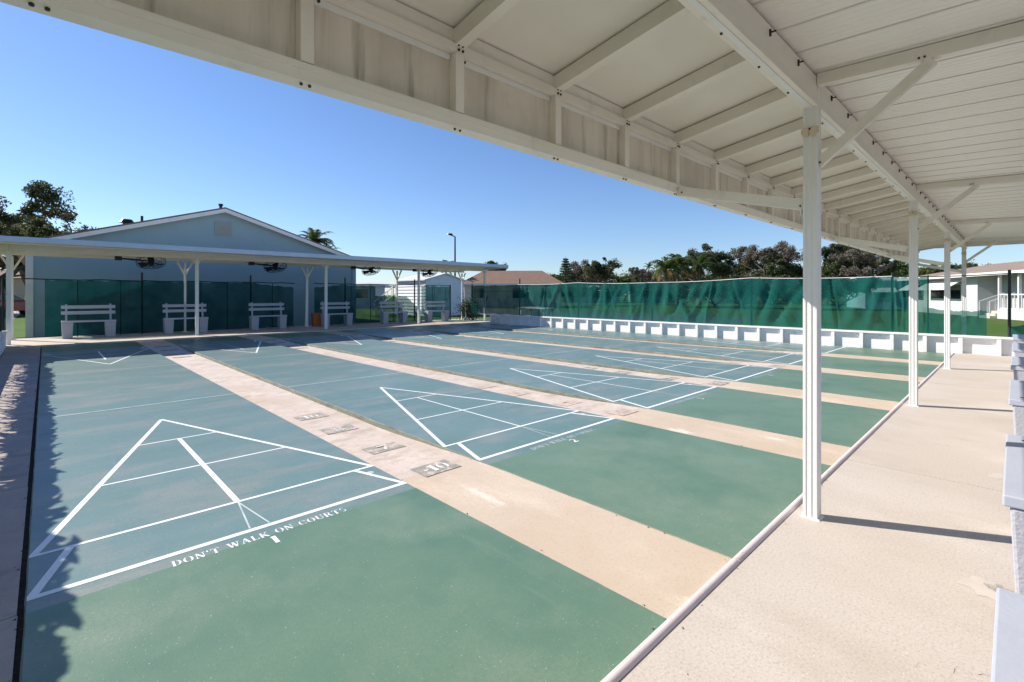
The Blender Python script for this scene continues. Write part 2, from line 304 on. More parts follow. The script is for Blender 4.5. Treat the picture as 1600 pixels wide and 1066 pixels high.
G = {
 'D': (.85, seg((.17, 0), (.17, 1), TK)+serif(.17, .965)+serif(.17, .035)+arc(.3, .5, .52, .5, -72, 72, .07, TK)),
 'O': (.95, ring(.03, .92)),
 'N': (.95, seg((.16, 0), (.16, .93), TN)+serif(.16, .035)+seg((.16, .97), (.74, .04), TK)+seg((.79, .1), (.79, 1), TN)+serif(.79, .965)),
 "'": (.3, seg((.14, .68), (.14, 1), .13)),
 'T': (.85, seg((.42, 0), (.42, .86), TK)+serif(.42, .035, .36)+seg((.03, .96), (.34, .96), TN)+seg((.5, .96), (.81, .96), TN)+seg((.06, .78), (.06, .98), TN)+seg((.78, .78), (.78, .98), TN)),
 'W': (1.25, seg((.16, .96), (.4, .02), TK)+seg((.46, .08), (.62, .9), TN)+seg((.64, .96), (.86, .02), TK)+seg((.92, .08), (1.1, .95), TN)+serif(.16, .965)+serif(1.1, .965)+serif(.64, .965)),
 'A': (.95, seg((.14, .03), (.43, .92), TN)+seg((.49, .98), (.77, .03), TK)+serif(.14, .035)+serif(.77, .035)+seg((.32, .33), (.56, .33), TN)),
 'L': (.78, seg((.2, 0), (.2, 1), TK)+serif(.2, .965)+serif(.2, .035)+seg((.38, .04), (.72, .04), TN)+seg((.7, .03), (.7, .25), TN)),
 'K': (.95, seg((.2, 0), (.2, 1), TK)+serif(.2, .965)+serif(.2, .035)+seg((.36, .48), (.74, .95), TN)+seg((.42, .52), (.8, .03), TK)+serif(.76, .965)+serif(.8, .035)),
 'C': (.88, arc(.45, .5, .43, .5, 110, 250, .07, TK)+arc(.45, .5, .42, .5, 20, 80, .1, .12)+arc(.45, .5, .42, .5, 280, 335, .06, .07)),
 'U': (.95, seg((.2, .25), (.2, 1), TK)+serif(.2, .965)+serif(.77, .965)+seg((.77, .25), (.77, 1), TN)+arc(.48, .3, .37, .3, 190, 350, .1, .1)),
 'R': (.95, seg((.2, 0), (.2, 1), TK)+serif(.2, .965)+serif(.2, .035)+arc(.36, .73, .42, .27, -80, 80, .07, .17)+seg((.45, .46), (.8, .03), TK)+serif(.82, .035)),
 'S': (.75, arc(.37, .74, .32, .26, 30, 250, .07, .13)+arc(.37, .26, .32, .26, -130, 75, .07, .15)),
 '1': (.5, seg((.26, 0), (.26, 1), .30)+seg((.06, .86), (.16, .95), .1)),
 '2': (.8, arc(.38, .7, .34, .3, -30, 175, .08, .2)+seg((.66, .58), (.12, .12), .17)+seg((.06, .08), (.74, .08), .16)),
 '3': (.8, arc(.36, .74, .34, .26, -85, 165, .1, .18)+arc(.36, .26, .38, .26, -165, 85, .1, .2)),
 '4': (.85, seg((.56, 0), (.56, 1), .2)+seg((.44, .95), (.06, .34), .09)+seg((.03, .3), (.42, .3), .1)+seg((.68, .3), (.8, .3), .1)),
 '5': (.8, seg((.16, .92), (.7, .92), .16)+seg((.16, .56), (.16, .84), .1)+arc(.36, .32, .38, .32, -160, 110, .1, .2)),
 '6': (.8, arc(.4, .31, .37, .31, 0, 360, .17, .17, 14)+arc(.55, .45, .5, .52, 100, 200, .12, .16)),
 '7': (.8, seg((.04, .9), (.76, .9), .2)+seg((.68, .78), (.32, 0), .2)),
 '8': (.8, arc(.4, .75, .32, .25, 0, 360, .13, .13, 12)+arc(.4, .25, .37, .26, 0, 360, .15, .15, 12)),
 '0': (.95, ring(.05, .88)),
 '-': (.5, seg((.08, .45), (.4, .45), .16)), ' ': (.5, [])}
def text_polys(s, gap=.1):
    x = 0; out = []
    for ch in s:
        wd, ps = G[ch]
        for p in ps: out.append([Vector((q[0]+x, q[1])) for q in p])
        x += wd+gap
    return x-gap, out
def letter_objs(s, parent, cx, cy, width, height, z, mat, flip=False, name='letter', sx=None):
    tw, _ = text_polys(s); k = width/tw; x = 0
    for ch in s:
        wd, ps = G[ch]
        if ps:
            m = MB(); zz = 0
            for p in ps:
                pts = []
                for q in p:
                    lx = (q[0]+x)*k-width/2; ly = q[1]*height-height/2
                    if flip: lx, ly = -lx, -ly
                    pts.append((cx+lx, cy+ly, z+zz))
                a = sum(pts[i][0]*pts[(i+1) % 4][1]-pts[(i+1) % 4][0]*pts[i][1] for i in range(4))
                m.poly(pts if a > 0 else pts[::-1]); zz += .00002
            m.build(name, mat, parent)
        x += wd+.1

# -------------------------------------------------- courts
def strip(a, b, w, z):
    a = Vector((*a, z)); b = Vector((*b, z)); d = (b-a).normalized(); n = Vector((-d.y, d.x, 0))*(w/2)
    return [a-n, b-n, b+n, a+n]
def depth(y):
    """how far the gutter lies below the courts"""
    t = min((y+.15)/1.7, (L39+.15-y)/1.7); t = max(0, min(1, t)); return -.006-.046*(t*t*(3-2*t))
for c in range(6):
    x0 = c*P
    m = MB(); ysp = [YN, -.125, L39+.125, YF]; rng = random.Random(c)
    for i, mi in enumerate((0, 1, 0)): m.poly([(0, ysp[i], 0), (W, ysp[i], 0), (W, ysp[i+1], 0), (0, ysp[i+1], 0)], mi)
    court = m.build('court', [M['stand'], M['play']], loc=(x0, 0, 0))
    tag(court, 'painted shuffleboard court number %d counted from the dark left walkway' % (c+1), None, 'shuffleboard courts side by side', 'structure')
    # uneven painted side faces, a little crumbled along the top edge
    for sx in (0, 1):
        e = MB(); n = 90; vs = []
        for i in range(n+1):
            y = YN+(YF-YN)*i/n; o = (rng.uniform(-.006, .004) if 0 < i < n else 0); sg = -1 if sx == 0 else 1
            X = 0 if sx == 0 else W
            vs += [(X, y, -.0005), (X+sg*(.004+abs(o)), y, -.006+o*.5), (X+sg*(.006+abs(o)*1.5), y, -.2)]
        fs = []
        for i in range(n):
            a = i*3; q = [(a, a+3, a+4, a+1), (a+1, a+4, a+5, a+2)]
            fs += [tuple(reversed(f)) for f in q] if sx else q
        e.add(vs, fs); e.build('court_edge', M['court_side'], court)
    zi = [.0012]
    def ln(a, b, wd, mat='line'):
        mm = MB(); mm.poly(strip(a, b, wd, zi[0])); zi[0] += .00007
        mm.build('painted_line', M[mat], court)
    for end in (0, 1):
        def T(x, yft):
            y = yft*YS
            return (x, y) if end == 0 else (W-x, L39-y)
        for a, b, wd, mt in (((.0, 0), (W, 0), .036, 'line'), ((0, 1.5), (W, 1.5), .027, 'line'), ((.012, 1.5), (W/2, 10.5), .034, 'line'), ((W-.012, 1.5), (W/2, 10.5), .03, 'line'),
                             ((.305, 4.5), (W-.305, 4.5), .022, 'line'), ((.61, 7.5), (W-.61, 7.5), .022, 'line'), ((W/2, 1.55), (W/2, 7.45), .034 if c == 0 else .02, 'line'),
                             ((.015, .03), (.15, 1.48), .036, 'line'), ((W-.015, .03), (W-.15, 1.48), .03, 'line'),
                             ((W/2, 1.45), (W/2-.05, .08), .009, 'line_worn'), ((W/2, 1.45), (W/2+.05, .08), .009, 'line_worn'), ((.0, 13.5), (W, 13.5), .026, 'line_worn')):
            ln(T(*a), T(*b), wd, mt)
        # round spot beside the corner
        sp = MB(); cx, cy = T(W-.085, 1.12); sp.poly([(cx+.026*math.cos(k*math.pi/8), cy+.026*math.sin(k*math.pi/8), .0013) for k in range(16)])
        sp.build('painted_spot', M['line_worn'], court)
        fl = end == 1
        cx, cy = T(.92, -.105/YS*1.0)
        letter_objs("DON'T WALK ON COURTS", court, cx, cy, .86, .058, .0014, M['line' if c == 0 else 'line_worn'], fl)
        cx, cy = T(.925, -.195/YS); letter_objs(str(c+1), court, cx, cy, .036 if c == 0 else .062, .085, .0016, M['line'], fl, 'number')
    # gutter on the right of the court
    if c < 5:
        xa, xb = W+.002, P-.002; m = MB(); ny = 70; nx = 6; rng = random.Random(40+c)
        ys = [YN+(YF-YN)*i/ny for i in range(ny+1)]
        vs = [(xa+(xb-xa)*j/nx, y, depth(y)+(rng.uniform(-.0012, .0012) if 0 < j < nx else .001)) for y in ys for j in range(nx+1)]
        fs = [(i*(nx+1)+j, i*(nx+1)+j+1, (i+1)*(nx+1)+j+1, (i+1)*(nx+1)+j) for i in range(ny) for j in range(nx)]
        m.add(vs, fs); m.m = [1 if (ys[q//nx] < -.12 or ys[q//nx+1] > L39+.12) else 0 for q in range(ny*nx)]
        gt = m.build('gutter', [M['gutter'], M['gutter_end']], loc=(x0, 0, 0), smooth=True)
        tag(gt, 'tan concrete gutter between courts %d and %d' % (c+1, c+2), None, 'gutters between the courts', 'structure')
        for end in (0, 1):
            for s, yc in (('-10', .11), ('7', .88), ('8', 1.76), ('10', 2.45)):
                y = yc if end == 0 else L39-yc; cx = (xa+xb)/2
                pm = M['stencil'] if (c in (0, 2) and end == 0) else (M['stencil_dark'] if end else M['stencil_faint'])
                q = MB(); hw, hh = (.155, .11) if end == 0 else (.17, .07)
                zz = [depth(y-hh)+.0035, depth(y+hh)+.0035]
                q.poly([(cx-hw, y-hh, zz[0]), (cx+hw, y-hh, zz[0]), (cx+hw, y+hh, zz[1]), (cx-hw, y+hh, zz[1])]); q.build('stencil_patch', pm, gt)
                if end == 0:
                    letter_objs(s, gt, cx, y, {1: .10, 2: .16, 3: .22}[len(s)], .12, max(zz)+.001, M['line' if s == '-10' else 'stencil_white'] if c in (0,) else M['stencil_faint' if c != 2 else 'stencil_white'], False, 'number')
# rounded edging pipe along the near court ends, laid in lengths
x = -.6; k = 0
while x < 14.3:
    x2 = min(x+3.05, 14.32); m = MB(); m.tube([(x+.003, YN-.022, -.006), (x2-.003, YN-.022, -.006)], .0215, 14); k += 1
    tag(m.build('edging_pipe', M['pipe'], smooth=True), 'pale pink pipe edging at the court ends, length %s' % ('nearest the viewer first second third fourth fifth'.split()[0] if 0 else ['nearest the camera', 'beside the first white post', 'between the first and second posts', 'between the second and third posts', 'nearest the white wall'][min(k-1, 4)]), 'edging', 'edging pipes at the court ends'); x = x2
# dry leaf crumbs caught along the edges
rng = random.Random(5); m = MB()
def crumb(x, y, z, s):
    a = rng.uniform(0, 6.28)
    m.add([(x+s*math.cos(a), y+s*math.sin(a), z), (x+s*.7*math.cos(a+2.1), y+s*.7*math.sin(a+2.1), z), (x+s*.8*math.cos(a+4.2), y+s*.8*math.sin(a+4.2), z+.002), (x, y, z+s*.6)], [(0, 1, 3), (1, 2, 3), (2, 0, 3)])
for _ in range(60): crumb(rng.uniform(-.6, 14), YN+rng.choice([rng.uniform(.0, .02), rng.uniform(-.07, -.045)]), .001, rng.uniform(.003, .007))
for _ in range(170):
    c = rng.randrange(5); y = rng.uniform(YN, L39); s = rng.choice([0, 1, 1])
    crumb(c*P+(W+rng.uniform(.005, .03) if s == 0 else P-rng.uniform(.008, .03)), y, depth(y)+.002, rng.uniform(.003, .009))
for _ in range(160): crumb(rng.uniform(-.05, .002), rng.uniform(YN, YF), -.008, rng.uniform(.005, .013))
for _ in range(40): crumb(rng.uniform(-.5, 6), rng.uniform(-3.2, -2.1), .001, rng.uniform(.002, .004))
tag(m.build('leaf_litter', M['litter']), kind='stuff')

# ================================================================= NEAR CANOPY
XA, XB = -3.5, 15.6
can = empty('canopy', (3.25, -2.07, 0), 0, 'large cream aluminium canopy overhead on ribbed white posts', 'canopy')
can0 = can
def off(o):
    """parts are modelled in world coordinates; shift under the canopy's own origin"""
    o.location = (o.location[0]-can0.location[0], o.location[1]-can0.location[1], o.location[2]-can0.location[2]); return o
PW = .076
def post_profile(w, gr=.004):
    h = w/2; pr = []
    def face(pts): pr.extend(pts)
    t = [(-h+.006), -h*.42-.005, -h*.42, h*.42, h*.42+.005, h-.006]
    d = [0, 0, gr, gr, 0, 0]
    xs = [-h+.005, -h*.62, -h*.55, -h*.2, -h*.13, h*.13, h*.2, h*.55, h*.62, h-.005]
    ds = [0, 0, gr, gr, 0, 0, gr, gr, 0, 0]
    for x, dd in zip(xs, ds): pr.append((x, -h+dd))
    for x, dd in zip(xs, ds): pr.append((h-dd, x))
    for x, dd in zip(xs, ds): pr.append((-x, h-dd))
    for x, dd in zip(xs, ds): pr.append((-h+dd, -x))
    return pr
postX = [-.77, 3.25, 7.28, 11.28, 15.22]
YP, YB, YR = -2.07, -1.20, -4.25
HB, HT = 2.355, 2.53
pm = MB().prism(post_profile(PW), 0, HB).mesh('post', M['alu_white'])
boltme = MB().prism([(.0055*math.cos(k*math.pi/3), .0055*math.sin(k*math.pi/3)) for k in range(6)], 0, .006).mesh('bolt', M['bolt'])
cl = MB(); cl.box(-.004, .004, -.004, .004, -.017, .015); cl.box(-.003, .003, -.024, .0, -.003, .003); clipme = cl.mesh('clip', M['bolt'])
def bolt(p, rot): return off(link('bolt', boltme, can, p, rot))
for i, X in enumerate(postX):
    for Y, rear in ((YP, 0), (-3.95, 1)):
        po = off(link('post', pm, can, (X, Y, 0)))
        if rear: po.scale = (1, 1, (HB-.02)/HB); continue
        # collar of caulk at the foot, small cream fitting near the top
        MB().box(-.048, .048, -.05, .05, .0, .007, top=(.006, .006)).build('foot_plate', M['alu_white'], po)
        f = MB(); f.box(-.052, -.040, -.036, -.006, 2.19, 2.235); f.box(-.052, -.040, .008, .036, 2.19, 2.235); f.box(-.046, -.039, -.044, .044, 2.205, 2.240); f.box(-.060, -.052, -.036, -.020, 2.186, 2.200)
        f.build('fitting', M['cup'], po)
        MB().box(-.05, -.046, -.004, .004, 2.226, 2.236).build('screw', M['bolt'], po)
        # knee brace to the rafter, outrigger to the fascia
        b = MB().bar((X+.0, YP-.03, 2.03), (X+.0, -2.60, 2.455), .036, .05); off(b.build('knee_brace', M['alu'], can))
        b = MB().bar((X, YP+.036, 1.805), (X, YB-.055, 2.005), .04, .062); off(b.build('outrigger', M['alu'], can))
        b = MB().bar((X+.0, YP+.055, 1.745), (X, YP+.039, 1.87), .046, .004); off(b.build('bracket', M['alu'], can))
        for k in (0, 1): bolt((X-.02, -2.57+.022*k, 2.475), (0, -math.pi/2, 0))
        bolt((X-.02, YP-.045, 2.035), (0, -math.pi/2, 0)); bolt((X-.021, YP+.055, 1.80), (0, -math.pi/2, 0)); bolt((X-.021, YB-.085, 1.99), (0, -math.pi/2, 0))
# main beam in lengths over the posts: web, flanges
edges = [XA]+postX[1:-1]+[XB]
edges = [XA, -.77, 3.25, 7.28, 11.28, XB]
for a, b in zip(edges[:-1], edges[1:]):
    m = MB(); m.box(a+.002, b-.002, YP-.026, YP+.026, HB+.012, HT); m.box(a+.002, b-.002, YP-.038, YP+.038, HB, HB+.0118); off(m.build('beam', M['alu'], can))
    m = MB(); m.box(a+.003, b-.003, YP-.012, YP+.012, HB-.004, HB-.0005); off(m.build('beam_seam', M['alu_white'], can))
    xx = a+.3
    while xx < b-.1:
        off(link('clip', clipme, can, (xx, YP-.03, HT-.035))); bolt((xx, YP+.02, HB-.001), (math.pi, 0, 0)); xx += .42
m = MB(); m.box(XA, XB, -3.985, -3.915, HB-.018, HT-.05); off(m.build('rear_beam', M['alu'], can))
# rear rafters over every post
for X in postX:
    m = MB(); m.bar((X, YP-.03, 2.512), (X, YR+.05, 2.44), .042, .066); off(m.build('rafter', M['alu'], can))
# ribbed ceiling boards running back from the beam
PWD = .3048; prof = []
n = 6
for k in range(n):
    u = k*PWD/n
    prof += [(u+.002, 0), (u+PWD/n*.44, 0), (u+PWD/n*.5, .0025), (u+PWD/n*.94, .0025)]
prof += [(PWD-.010, .0), (PWD-.009, -.0015), (PWD-.003, -.0015), (PWD-.0004, .001)]
m = MB(); vs = []
y0, y1 = -2.075, YR; z0, z1 = 2.549, 2.478
for x, z in prof: vs += [(x, y0, z0+z), (x, y1, z1+z)]
m.add(vs, [(2*i, 2*i+1, 2*i+3, 2*i+2) for i in range(len(prof)-1)])
m.add([(.0, y0, z0+.035), (PWD-.001, y0, z0+.035), (PWD-.001, y1, z1+.035), (0, y1, z1+.035)], [(0, 1, 2, 3)])
ceilme = m.mesh('ceiling_panel', M['ceil'])
x = XA
while x < XB-.05: off(link('ceiling_panel', ceilme, can, (x, 0, 0))); x += PWD
m = MB(); m.box(XB+.002, XB+.05, YR, YB, 2.40, 2.60); off(m.build('end_trim', M['alu'], can))
m = MB(); m.box(XA, XB, YR-.05, YR-.002, 2.38, 2.56); off(m.build('rear_gutter', M['alu'], can))
# front: smooth soffit panels and rafters rising from the fascia to the beam
SP = .64; xs = []; x = 3.246-SP*10
while x < XB: xs.append(x); x += SP
ZF, ZS = 2.415, 2.555
for i, x in enumerate(xs):
    m = MB(); m.bar((x, YB-.03, ZF-.045), (x, YP+.03, ZS-.045), .05, .072); off(m.build('front_rafter', M['alu'], can))
    xe = xs[i+1] if i+1 < len(xs) else XB
    m = MB(); m.add([(x+.002, YB, ZF), (xe-.002, YB, ZF), (xe-.002, YP-.0, ZS), (x+.002, YP-.0, ZS), (x+.002, YB, ZF+.04), (xe-.002, YB, ZF+.04), (xe-.002, YP, ZS+.04), (x+.002, YP, ZS+.04)],
        [(0, 3, 2, 1), (4, 5, 6, 7), (0, 1, 5, 4), (1, 2, 6, 5), (2, 3, 7, 6), (3, 0, 4, 7)])
    off(m.build('soffit_panel', M['soffit'], can))
    # fascia sheet between uprights
    m = MB(); m.box(x+.002, xe-.002, YB-.003, YB+.006, 2.03, 2.44); off(m.build('fascia_panel', M['fascia'], can))
    m = MB(); m.box(x-.022, x+.022, YB-.048, YB-.004, 2.058, 2.309); off(m.build('fascia_upright', M['alu'], can))
    m = MB(); m.box(x+.026, xe-.026, YB-.014, YB-.004, 2.285, 2.3085); off(m.build('upper_batten', M['alu_white'], can))
    for dx in (-.014, .014): bolt((x+dx, YB-.03, 1.9905), (math.pi, 0, 0))
    bolt((x+.05, YB-.0145, 2.297), (math.pi/2, 0, 0))
    for dx in (-.011, .011):
        for dz in (0, .022): bolt((x+dx, YB-.052, 2.318+dz), (math.pi/2, 0, 0))
edges2 = [XA, -.77, 3.25, 7.28, 11.28, XB]
for a, b in zip(edges2[:-1], edges2[1:]):
    m = MB(); m.box(a+.0015, b-.0015, YB-.052, YB-.046, 1.992, 2.052); m.box(a+.0015, b-.0015, YB-.0458, YB+.018, 1.992, 1.998); m.box(a+.0015, b-.0015, YB+.008, YB+.018, 1.9985, 2.06); m.box(a+.0015, b-.0015, YB-.0458, YB-.0035, 2.044, 2.057); m.box(a+.0015, b-.0015, YB-.056, YB-.0522, 2.028, 2.050)
    off(m.build('bottom_rail', M['alu'], can))
    m = MB(); m.box(a+.0015, b-.0015, YB-.05, YB-.004, 2.310, 2.345); m.box(a+.0015, b-.0015, YB-.034, YB-.004, 2.3455, 2.413); off(m.build('top_rail', M['alu'], can))

# ================================================================= BENCHES
def make_bench(ang=0):
    r = empty('bench')
    Lh = .60
    m = MB(); m.box(-Lh, Lh, 0, .29, .455, .50); m.build('seat', M['bench'], r, bevel=.006)
    for s in (-1, 1):
        m = MB(); x = s*.47
        m.add([(x-.108, .04, .0), (x+.108, .04, .0), (x+.108, .33, .0), (x-.108, .33, .0), (x-.124, .02, .4545), (x+.124, .02, .4545), (x+.124, .35, .4545), (x-.124, .35, .4545)],
              [(0, 3, 2, 1), (4, 5, 6, 7), (0, 1, 5, 4), (1, 2, 6, 5), (2, 3, 7, 6), (3, 0, 4, 7)])
        m.build('leg', M['blockleg'], r, bevel=.012)
        m = MB(); m.bar((s*.49, .315, .456), (s*.49, .40, .97), .045, .05, up=(0, 1, 0)); m.build('back_post', M['bench'], r)
        for yy in (.07, .21):
            m = MB(); m.prism([(s*.47+.012*math.cos(k*math.pi/3), yy+.012*math.sin(k*math.pi/3)) for k in range(6)], .4995, .503); m.build('bolt', M['bolt'], r)
    for z, y in ((.72, .337), (.885, .364)):
        m = MB(); m.bar((-Lh, y-.018, z), (Lh, y-.018, z), .024, .095, up=(0, -.16, 1)); m.build('back_board', M['bench'], r, bevel=.004)
    return r
b0 = make_bench()
# near benches turn their backs on the yard behind us: seat edge on Y=-2.85, backs to -Y
near_names = ['nearest', 'second', 'third', 'fourth', 'fifth', 'farthest']
for i, x in enumerate([1.30, 3.36, 5.86, 8.28, 10.75, 13.15]):
    b = b0 if i == 0 else copy_tree(b0)
    b.location = (x, -2.85, 0); b.rotation_euler = (0, 0, math.pi)
    tag(b, 'pale blue grey bench at the right edge, %s from the camera' % near_names[i], 'bench', 'benches under the near canopy')
far_lab = ['nearest the left wall', 'behind the second white post', 'beside the orange bin', 'left of the fence opening and shed steps', 'in front of the shed siding', 'in front of the shed doors']
for i, x in enumerate([.98, 3.35, 5.85, 8.4, 10.95, 13.2]):
    b = copy_tree(b0); b.location = (x, 15.62, .03); b.rotation_euler = (0, 0, 0)
    tag(b, ['grey bench with two back boards nearest the left wall', 'grey bench across the courts behind a white canopy post', 'grey bench across the courts beside the orange bin', 'grey bench across the courts just right of the orange bin', 'grey bench in front of the striped shed wall', 'grey bench farthest right along the far fence'][i], 'bench', 'benches along the far fence')

# ================================================================= LOW WALLS
def low_wall(name, X, sgn, y0, y1, first, label):
    r = empty(name, (X, y0, 0), 0, label, 'wall'); ox, oy = X, y0
    def B(nm, *a): 
        m = MB(); x0, x1 = sorted((a[0]*sgn, a[1]*sgn)); m.box(x0, x1, a[2]-oy, a[3]-oy, a[4], a[5]); return m.build(nm, M['wallpaint'], r)
    y = y0
    while y < y1-.05:
        y2 = min(y+2.4, y1); B('board', .085, .11, y+.002, y2-.002, -.15, .199); B('board', .085, .109, y+.002, y2-.002, .2005, .3495); B('top_plate', -.01, .15, y+.0015, y2-.0015, .352, .39); y = y2
    y = first
    while y < y1-.03:
        if y > y0+.03: B('stud', .0, .083, y-.035, y+.035, -.05, .351)
        y += .594
    return r
low_wall('low_wall', 14.42, 1, -6.0, 13.55, 1.511-.594*12, 'long low white stud wall under the green screen')
low_wall('low_wall', -.62, -1, YN, 14.3, YN+.3, 'low white wall beside the dark left walkway')

# ================================================================= FENCES WITH SCREENS
def windscreen(parent, a, b, z0, z1, mat, seed, amp=.05, holes=0, sag=.03, nx=46, nz=14, z1b=None):
    rg = random.Random(seed); a = Vector(a); b = Vector(b); d = (b-a); n = Vector((-d.y, d.x, 0)).normalized()
    waves = [(rg.uniform(2, 9), rg.uniform(-4, 4), rg.uniform(0, 6.28), rg.uniform(.25, 1)) for _ in range(7)]
    folds = [(rg.uniform(0, 1), rg.uniform(-.35, .35), rg.uniform(.008, .04), rg.uniform(-1, 1)) for _ in range(16)]
    vs = []; z1b = z1 if z1b is None else z1b
    for i in range(nx+1):
        u = i/nx
        for j in range(nz+1):
            v = j/nz; zt = z1+(z1b-z1)*u-sag*math.sin(math.pi*u)-.008*math.sin(u*60+seed); z = z0+.012*math.sin(u*23+seed)+(zt-z0)*v
            o = sum(math.sin(k*u*6.28+m_*v*1.6+p)*q for k, m_, p, q in waves)*.25
            for c, sl, wd, q in folds: o += q*1.3*math.exp(-((u-c-sl*(v-.5))/wd)**2)
            o *= amp*(.25+.75*math.sin(math.pi*min(1, max(0, v*.92+.04))))*min(1, u*8+.1, (1-u)*8+.1)
            p = a+d*u+n*o; vs.append((p.x, p.y, z))
    fs = [(i*(nz+1)+j, (i+1)*(nz+1)+j, (i+1)*(nz+1)+j+1, i*(nz+1)+j+1) for i in range(nx) for j in range(nz)]
    m = MB(); m.add(vs, fs); return m.build('windscreen', mat, parent, smooth=True)
# right fence
fr = empty('fence', (0, 0, 0), 0, 'sunlit teal mesh screen fence above the long low white wall', 'fence'); XR = 14.56
ysr = [-5.9, -2.8, -.85, 2.35, 5.5, 8.6, 11.75, 14.95]
tops = [1.70, 1.71, 1.70, 1.74, 1.66, 1.71, 1.69, 1.70]
for i, y in enumerate(ysr):
    h = 1.80 if i not in (6,) else 1.95
    MB().tube([(XR+.05, y, -.1), (XR+.05, y, h)], .026, 8).build('fence_post', M['black'], fr, smooth=True)
for i in range(len(ysr)-1):
    a, b = ysr[i], ysr[i+1]
    if i == 0: windscreen(fr, (XR, a, 0), (XR, b-.02, 0), .40, .82, M['screen'], i, .03, sag=-.1, z1b=.62)
    elif i == 1:
        windscreen(fr, (XR, -1.5, 0), (XR, b, 0), .40, tops[i+1], M['screen'], 31, .03, z1b=tops[i+1]); windscreen(fr, (XR, -2.46, 0), (XR, -1.5, 0), .40, .93, M['screen'], 37, .02, z1b=.97, nx=20)
    else: windscreen(fr, (XR, a, 0), (XR, b, 0), .40, tops[i], M['screen'] if i < 6 else M['screen_shaded'], i+3, .07, z1b=tops[i+1], nx=110)  # last bay has the shade put into its colour
    MB().tube([(XR, a+(b-a)*t, tops[i]+(tops[i+1]-tops[i])*t+.012-.03*math.sin(math.pi*t)) for t in [k/8 for k in range(9)]], .011, 5).build('top_rope', M['trim'] if i > 1 else M['black'], fr, smooth=True)
    if i > 2: MB().tube([(XR+.06, a, 1.42), (XR+.06, b, 1.42)], .008, 5).build('wire', M['black'], fr)
MB().tube([(XR+.05, -1.5, -.1), (XR+.05, -1.5, 1.72)], .016, 6).build('fence_post', M['screen_shaded'], fr, smooth=True)
# far fence
ff = empty('fence', (0, 0, 0), 0, 'shade-darkened green screen fence behind the far benches', 'fence'); YQ = 16.42
xsf = [-.78, 2.28, 5.45, 7.05]
def fpost(x, h, rr=.03): MB().tube([(x, YQ+.03, -.1), (x, YQ+.03, h)], rr, 8).build('fence_post', M['black'], ff, smooth=True)
for x, h in ((-.78, 1.72), (2.28, 1.98), (5.45, 1.98), (9.04, 1.98), (12.4, 1.98), (14.45, 1.75)): fpost(x, h)
for x in (.75, 1.75, 3.9, 4.7, 6.2, 8.3, 10.2, 11.3, 13.4): MB().tube([(x, YQ+.045, -.05), (x, YQ+.045, 1.70)], .014, 6).build('thin_post', M['black'], ff)
k = 60
for a, b, z1, z2 in ((.05, 2.28, 1.70, 1.71), (2.28, 5.45, 1.71, 1.70), (5.45, 6.95, 1.70, 1.55), (7.75, 9.04, 1.56, 1.70), (9.04, 10.4, 1.66, 1.64), (10.4, 11.95, 1.22, 1.20), (11.95, 12.75, 1.20, .50), (12.75, 14.45, 1.68, 1.66)):
    windscreen(ff, (a, YQ, 0), (b, YQ, 0), .07, z1, M['screen_shaded'], k, .035 if a > .2 else .06, z1b=z2, sag=.012); k += 1
for a, b in ((-.78, 2.28), (2.28, 5.45), (5.45, 7.0), (7.75, 9.04), (9.04, 12.4), (12.4, 14.45)):
    MB().tube([(a+(b-a)*t/6, YQ+.01, 1.715+.012*math.sin(t*2.1+a)) for t in range(7)], .017, 6).build('top_rail', M['black'], ff)
    MB().tube([(a, YQ+.01, .06), (b, YQ+.01, .06)], .012, 5).build('bottom_wire', M['black'], ff)
MB().tube([(-.76, YQ-.01, 1.72), (-.70, YQ-.01, 1.2), (-.74, YQ-.01, .7), (-.72, YQ-.02, .05)], .02, 5).build('rolled_screen', M['screen_shaded'], ff)
# left fence posts and rail
fl_ = empty('fence', (0, 0, 0), 0, 'open black post and rail fence beside the left low wall', 'fence')
for y in (-1.9, 1.3, 4.5, 7.7, 10.9, 14.05): MB().tube([(-.72, y, -.1), (-.72, y, 1.0)], .024, 8).build('fence_post', M['black'], fl_)
MB().tube([(-.72, -1.9, .98), (-.72, 14.05, .98)], .014, 6).build('top_rail', M['black'], fl_)

# ================================================================= FAR CANOPY
fc = empty('canopy', (7.4, 14.45, 0), 0, 'long low white canopy across the courts with roof edge tinted shade blue', 'canopy'); can0 = fc
fX = [-.6, 3.4, 7.4, 11.35, 15.0]; FY, RY, EY = 14.48, 16.22, 13.0
fpm = MB().prism(post_profile(.085), 0.03, 2.36).mesh('post', M['alu_white'])
for X in fX:
    off(link('post', fpm, fc, (X, FY, 0)))
    off(MB().prism(post_profile(.06, .002), .03, 2.33).build('rear_post', M['alu_white'], fc, (X, RY, 0)))
    off(MB().box(-.08, .08, -.08, .08, .03, .05).build('foot_plate', M['alu_white'], fc, (X, RY, 0)))
    for s in (-1, 1): off(MB().bar((X+s*.02, RY, 1.95), (X+s*.22, RY, 2.36), .05, .05, up=(0, 1, 0)).build('knee_brace', M['alu'], fc))
    for s in (-1, 1): off(MB().bar((X+s*.03, FY, 2.22), (X+s*.13, FY, 2.37), .03, .03, up=(0, 1, 0)).build('corner_brace', M['alu'], fc))
off(MB().bar((7.32, RY-.06, .05), (7.36, RY-.06, 1.95), .05, .05, up=(0, 1, 0)).build('conduit', M['alu_white'], fc))
ed = [-4.5]+fX[0:]; ed[-1] = 15.12
for a, b in zip(ed[:-1], ed[1:]):
    off(MB().box(a+.002, b-.002, FY-.04, FY+.04, 2.362, 2.548).build('beam', M['alu'], fc))
    off(MB().box(a+.002, b-.002, RY-.03, RY+.03, 2.362, 2.46).build('rear_beam', M['alu'], fc))
x = -4.5
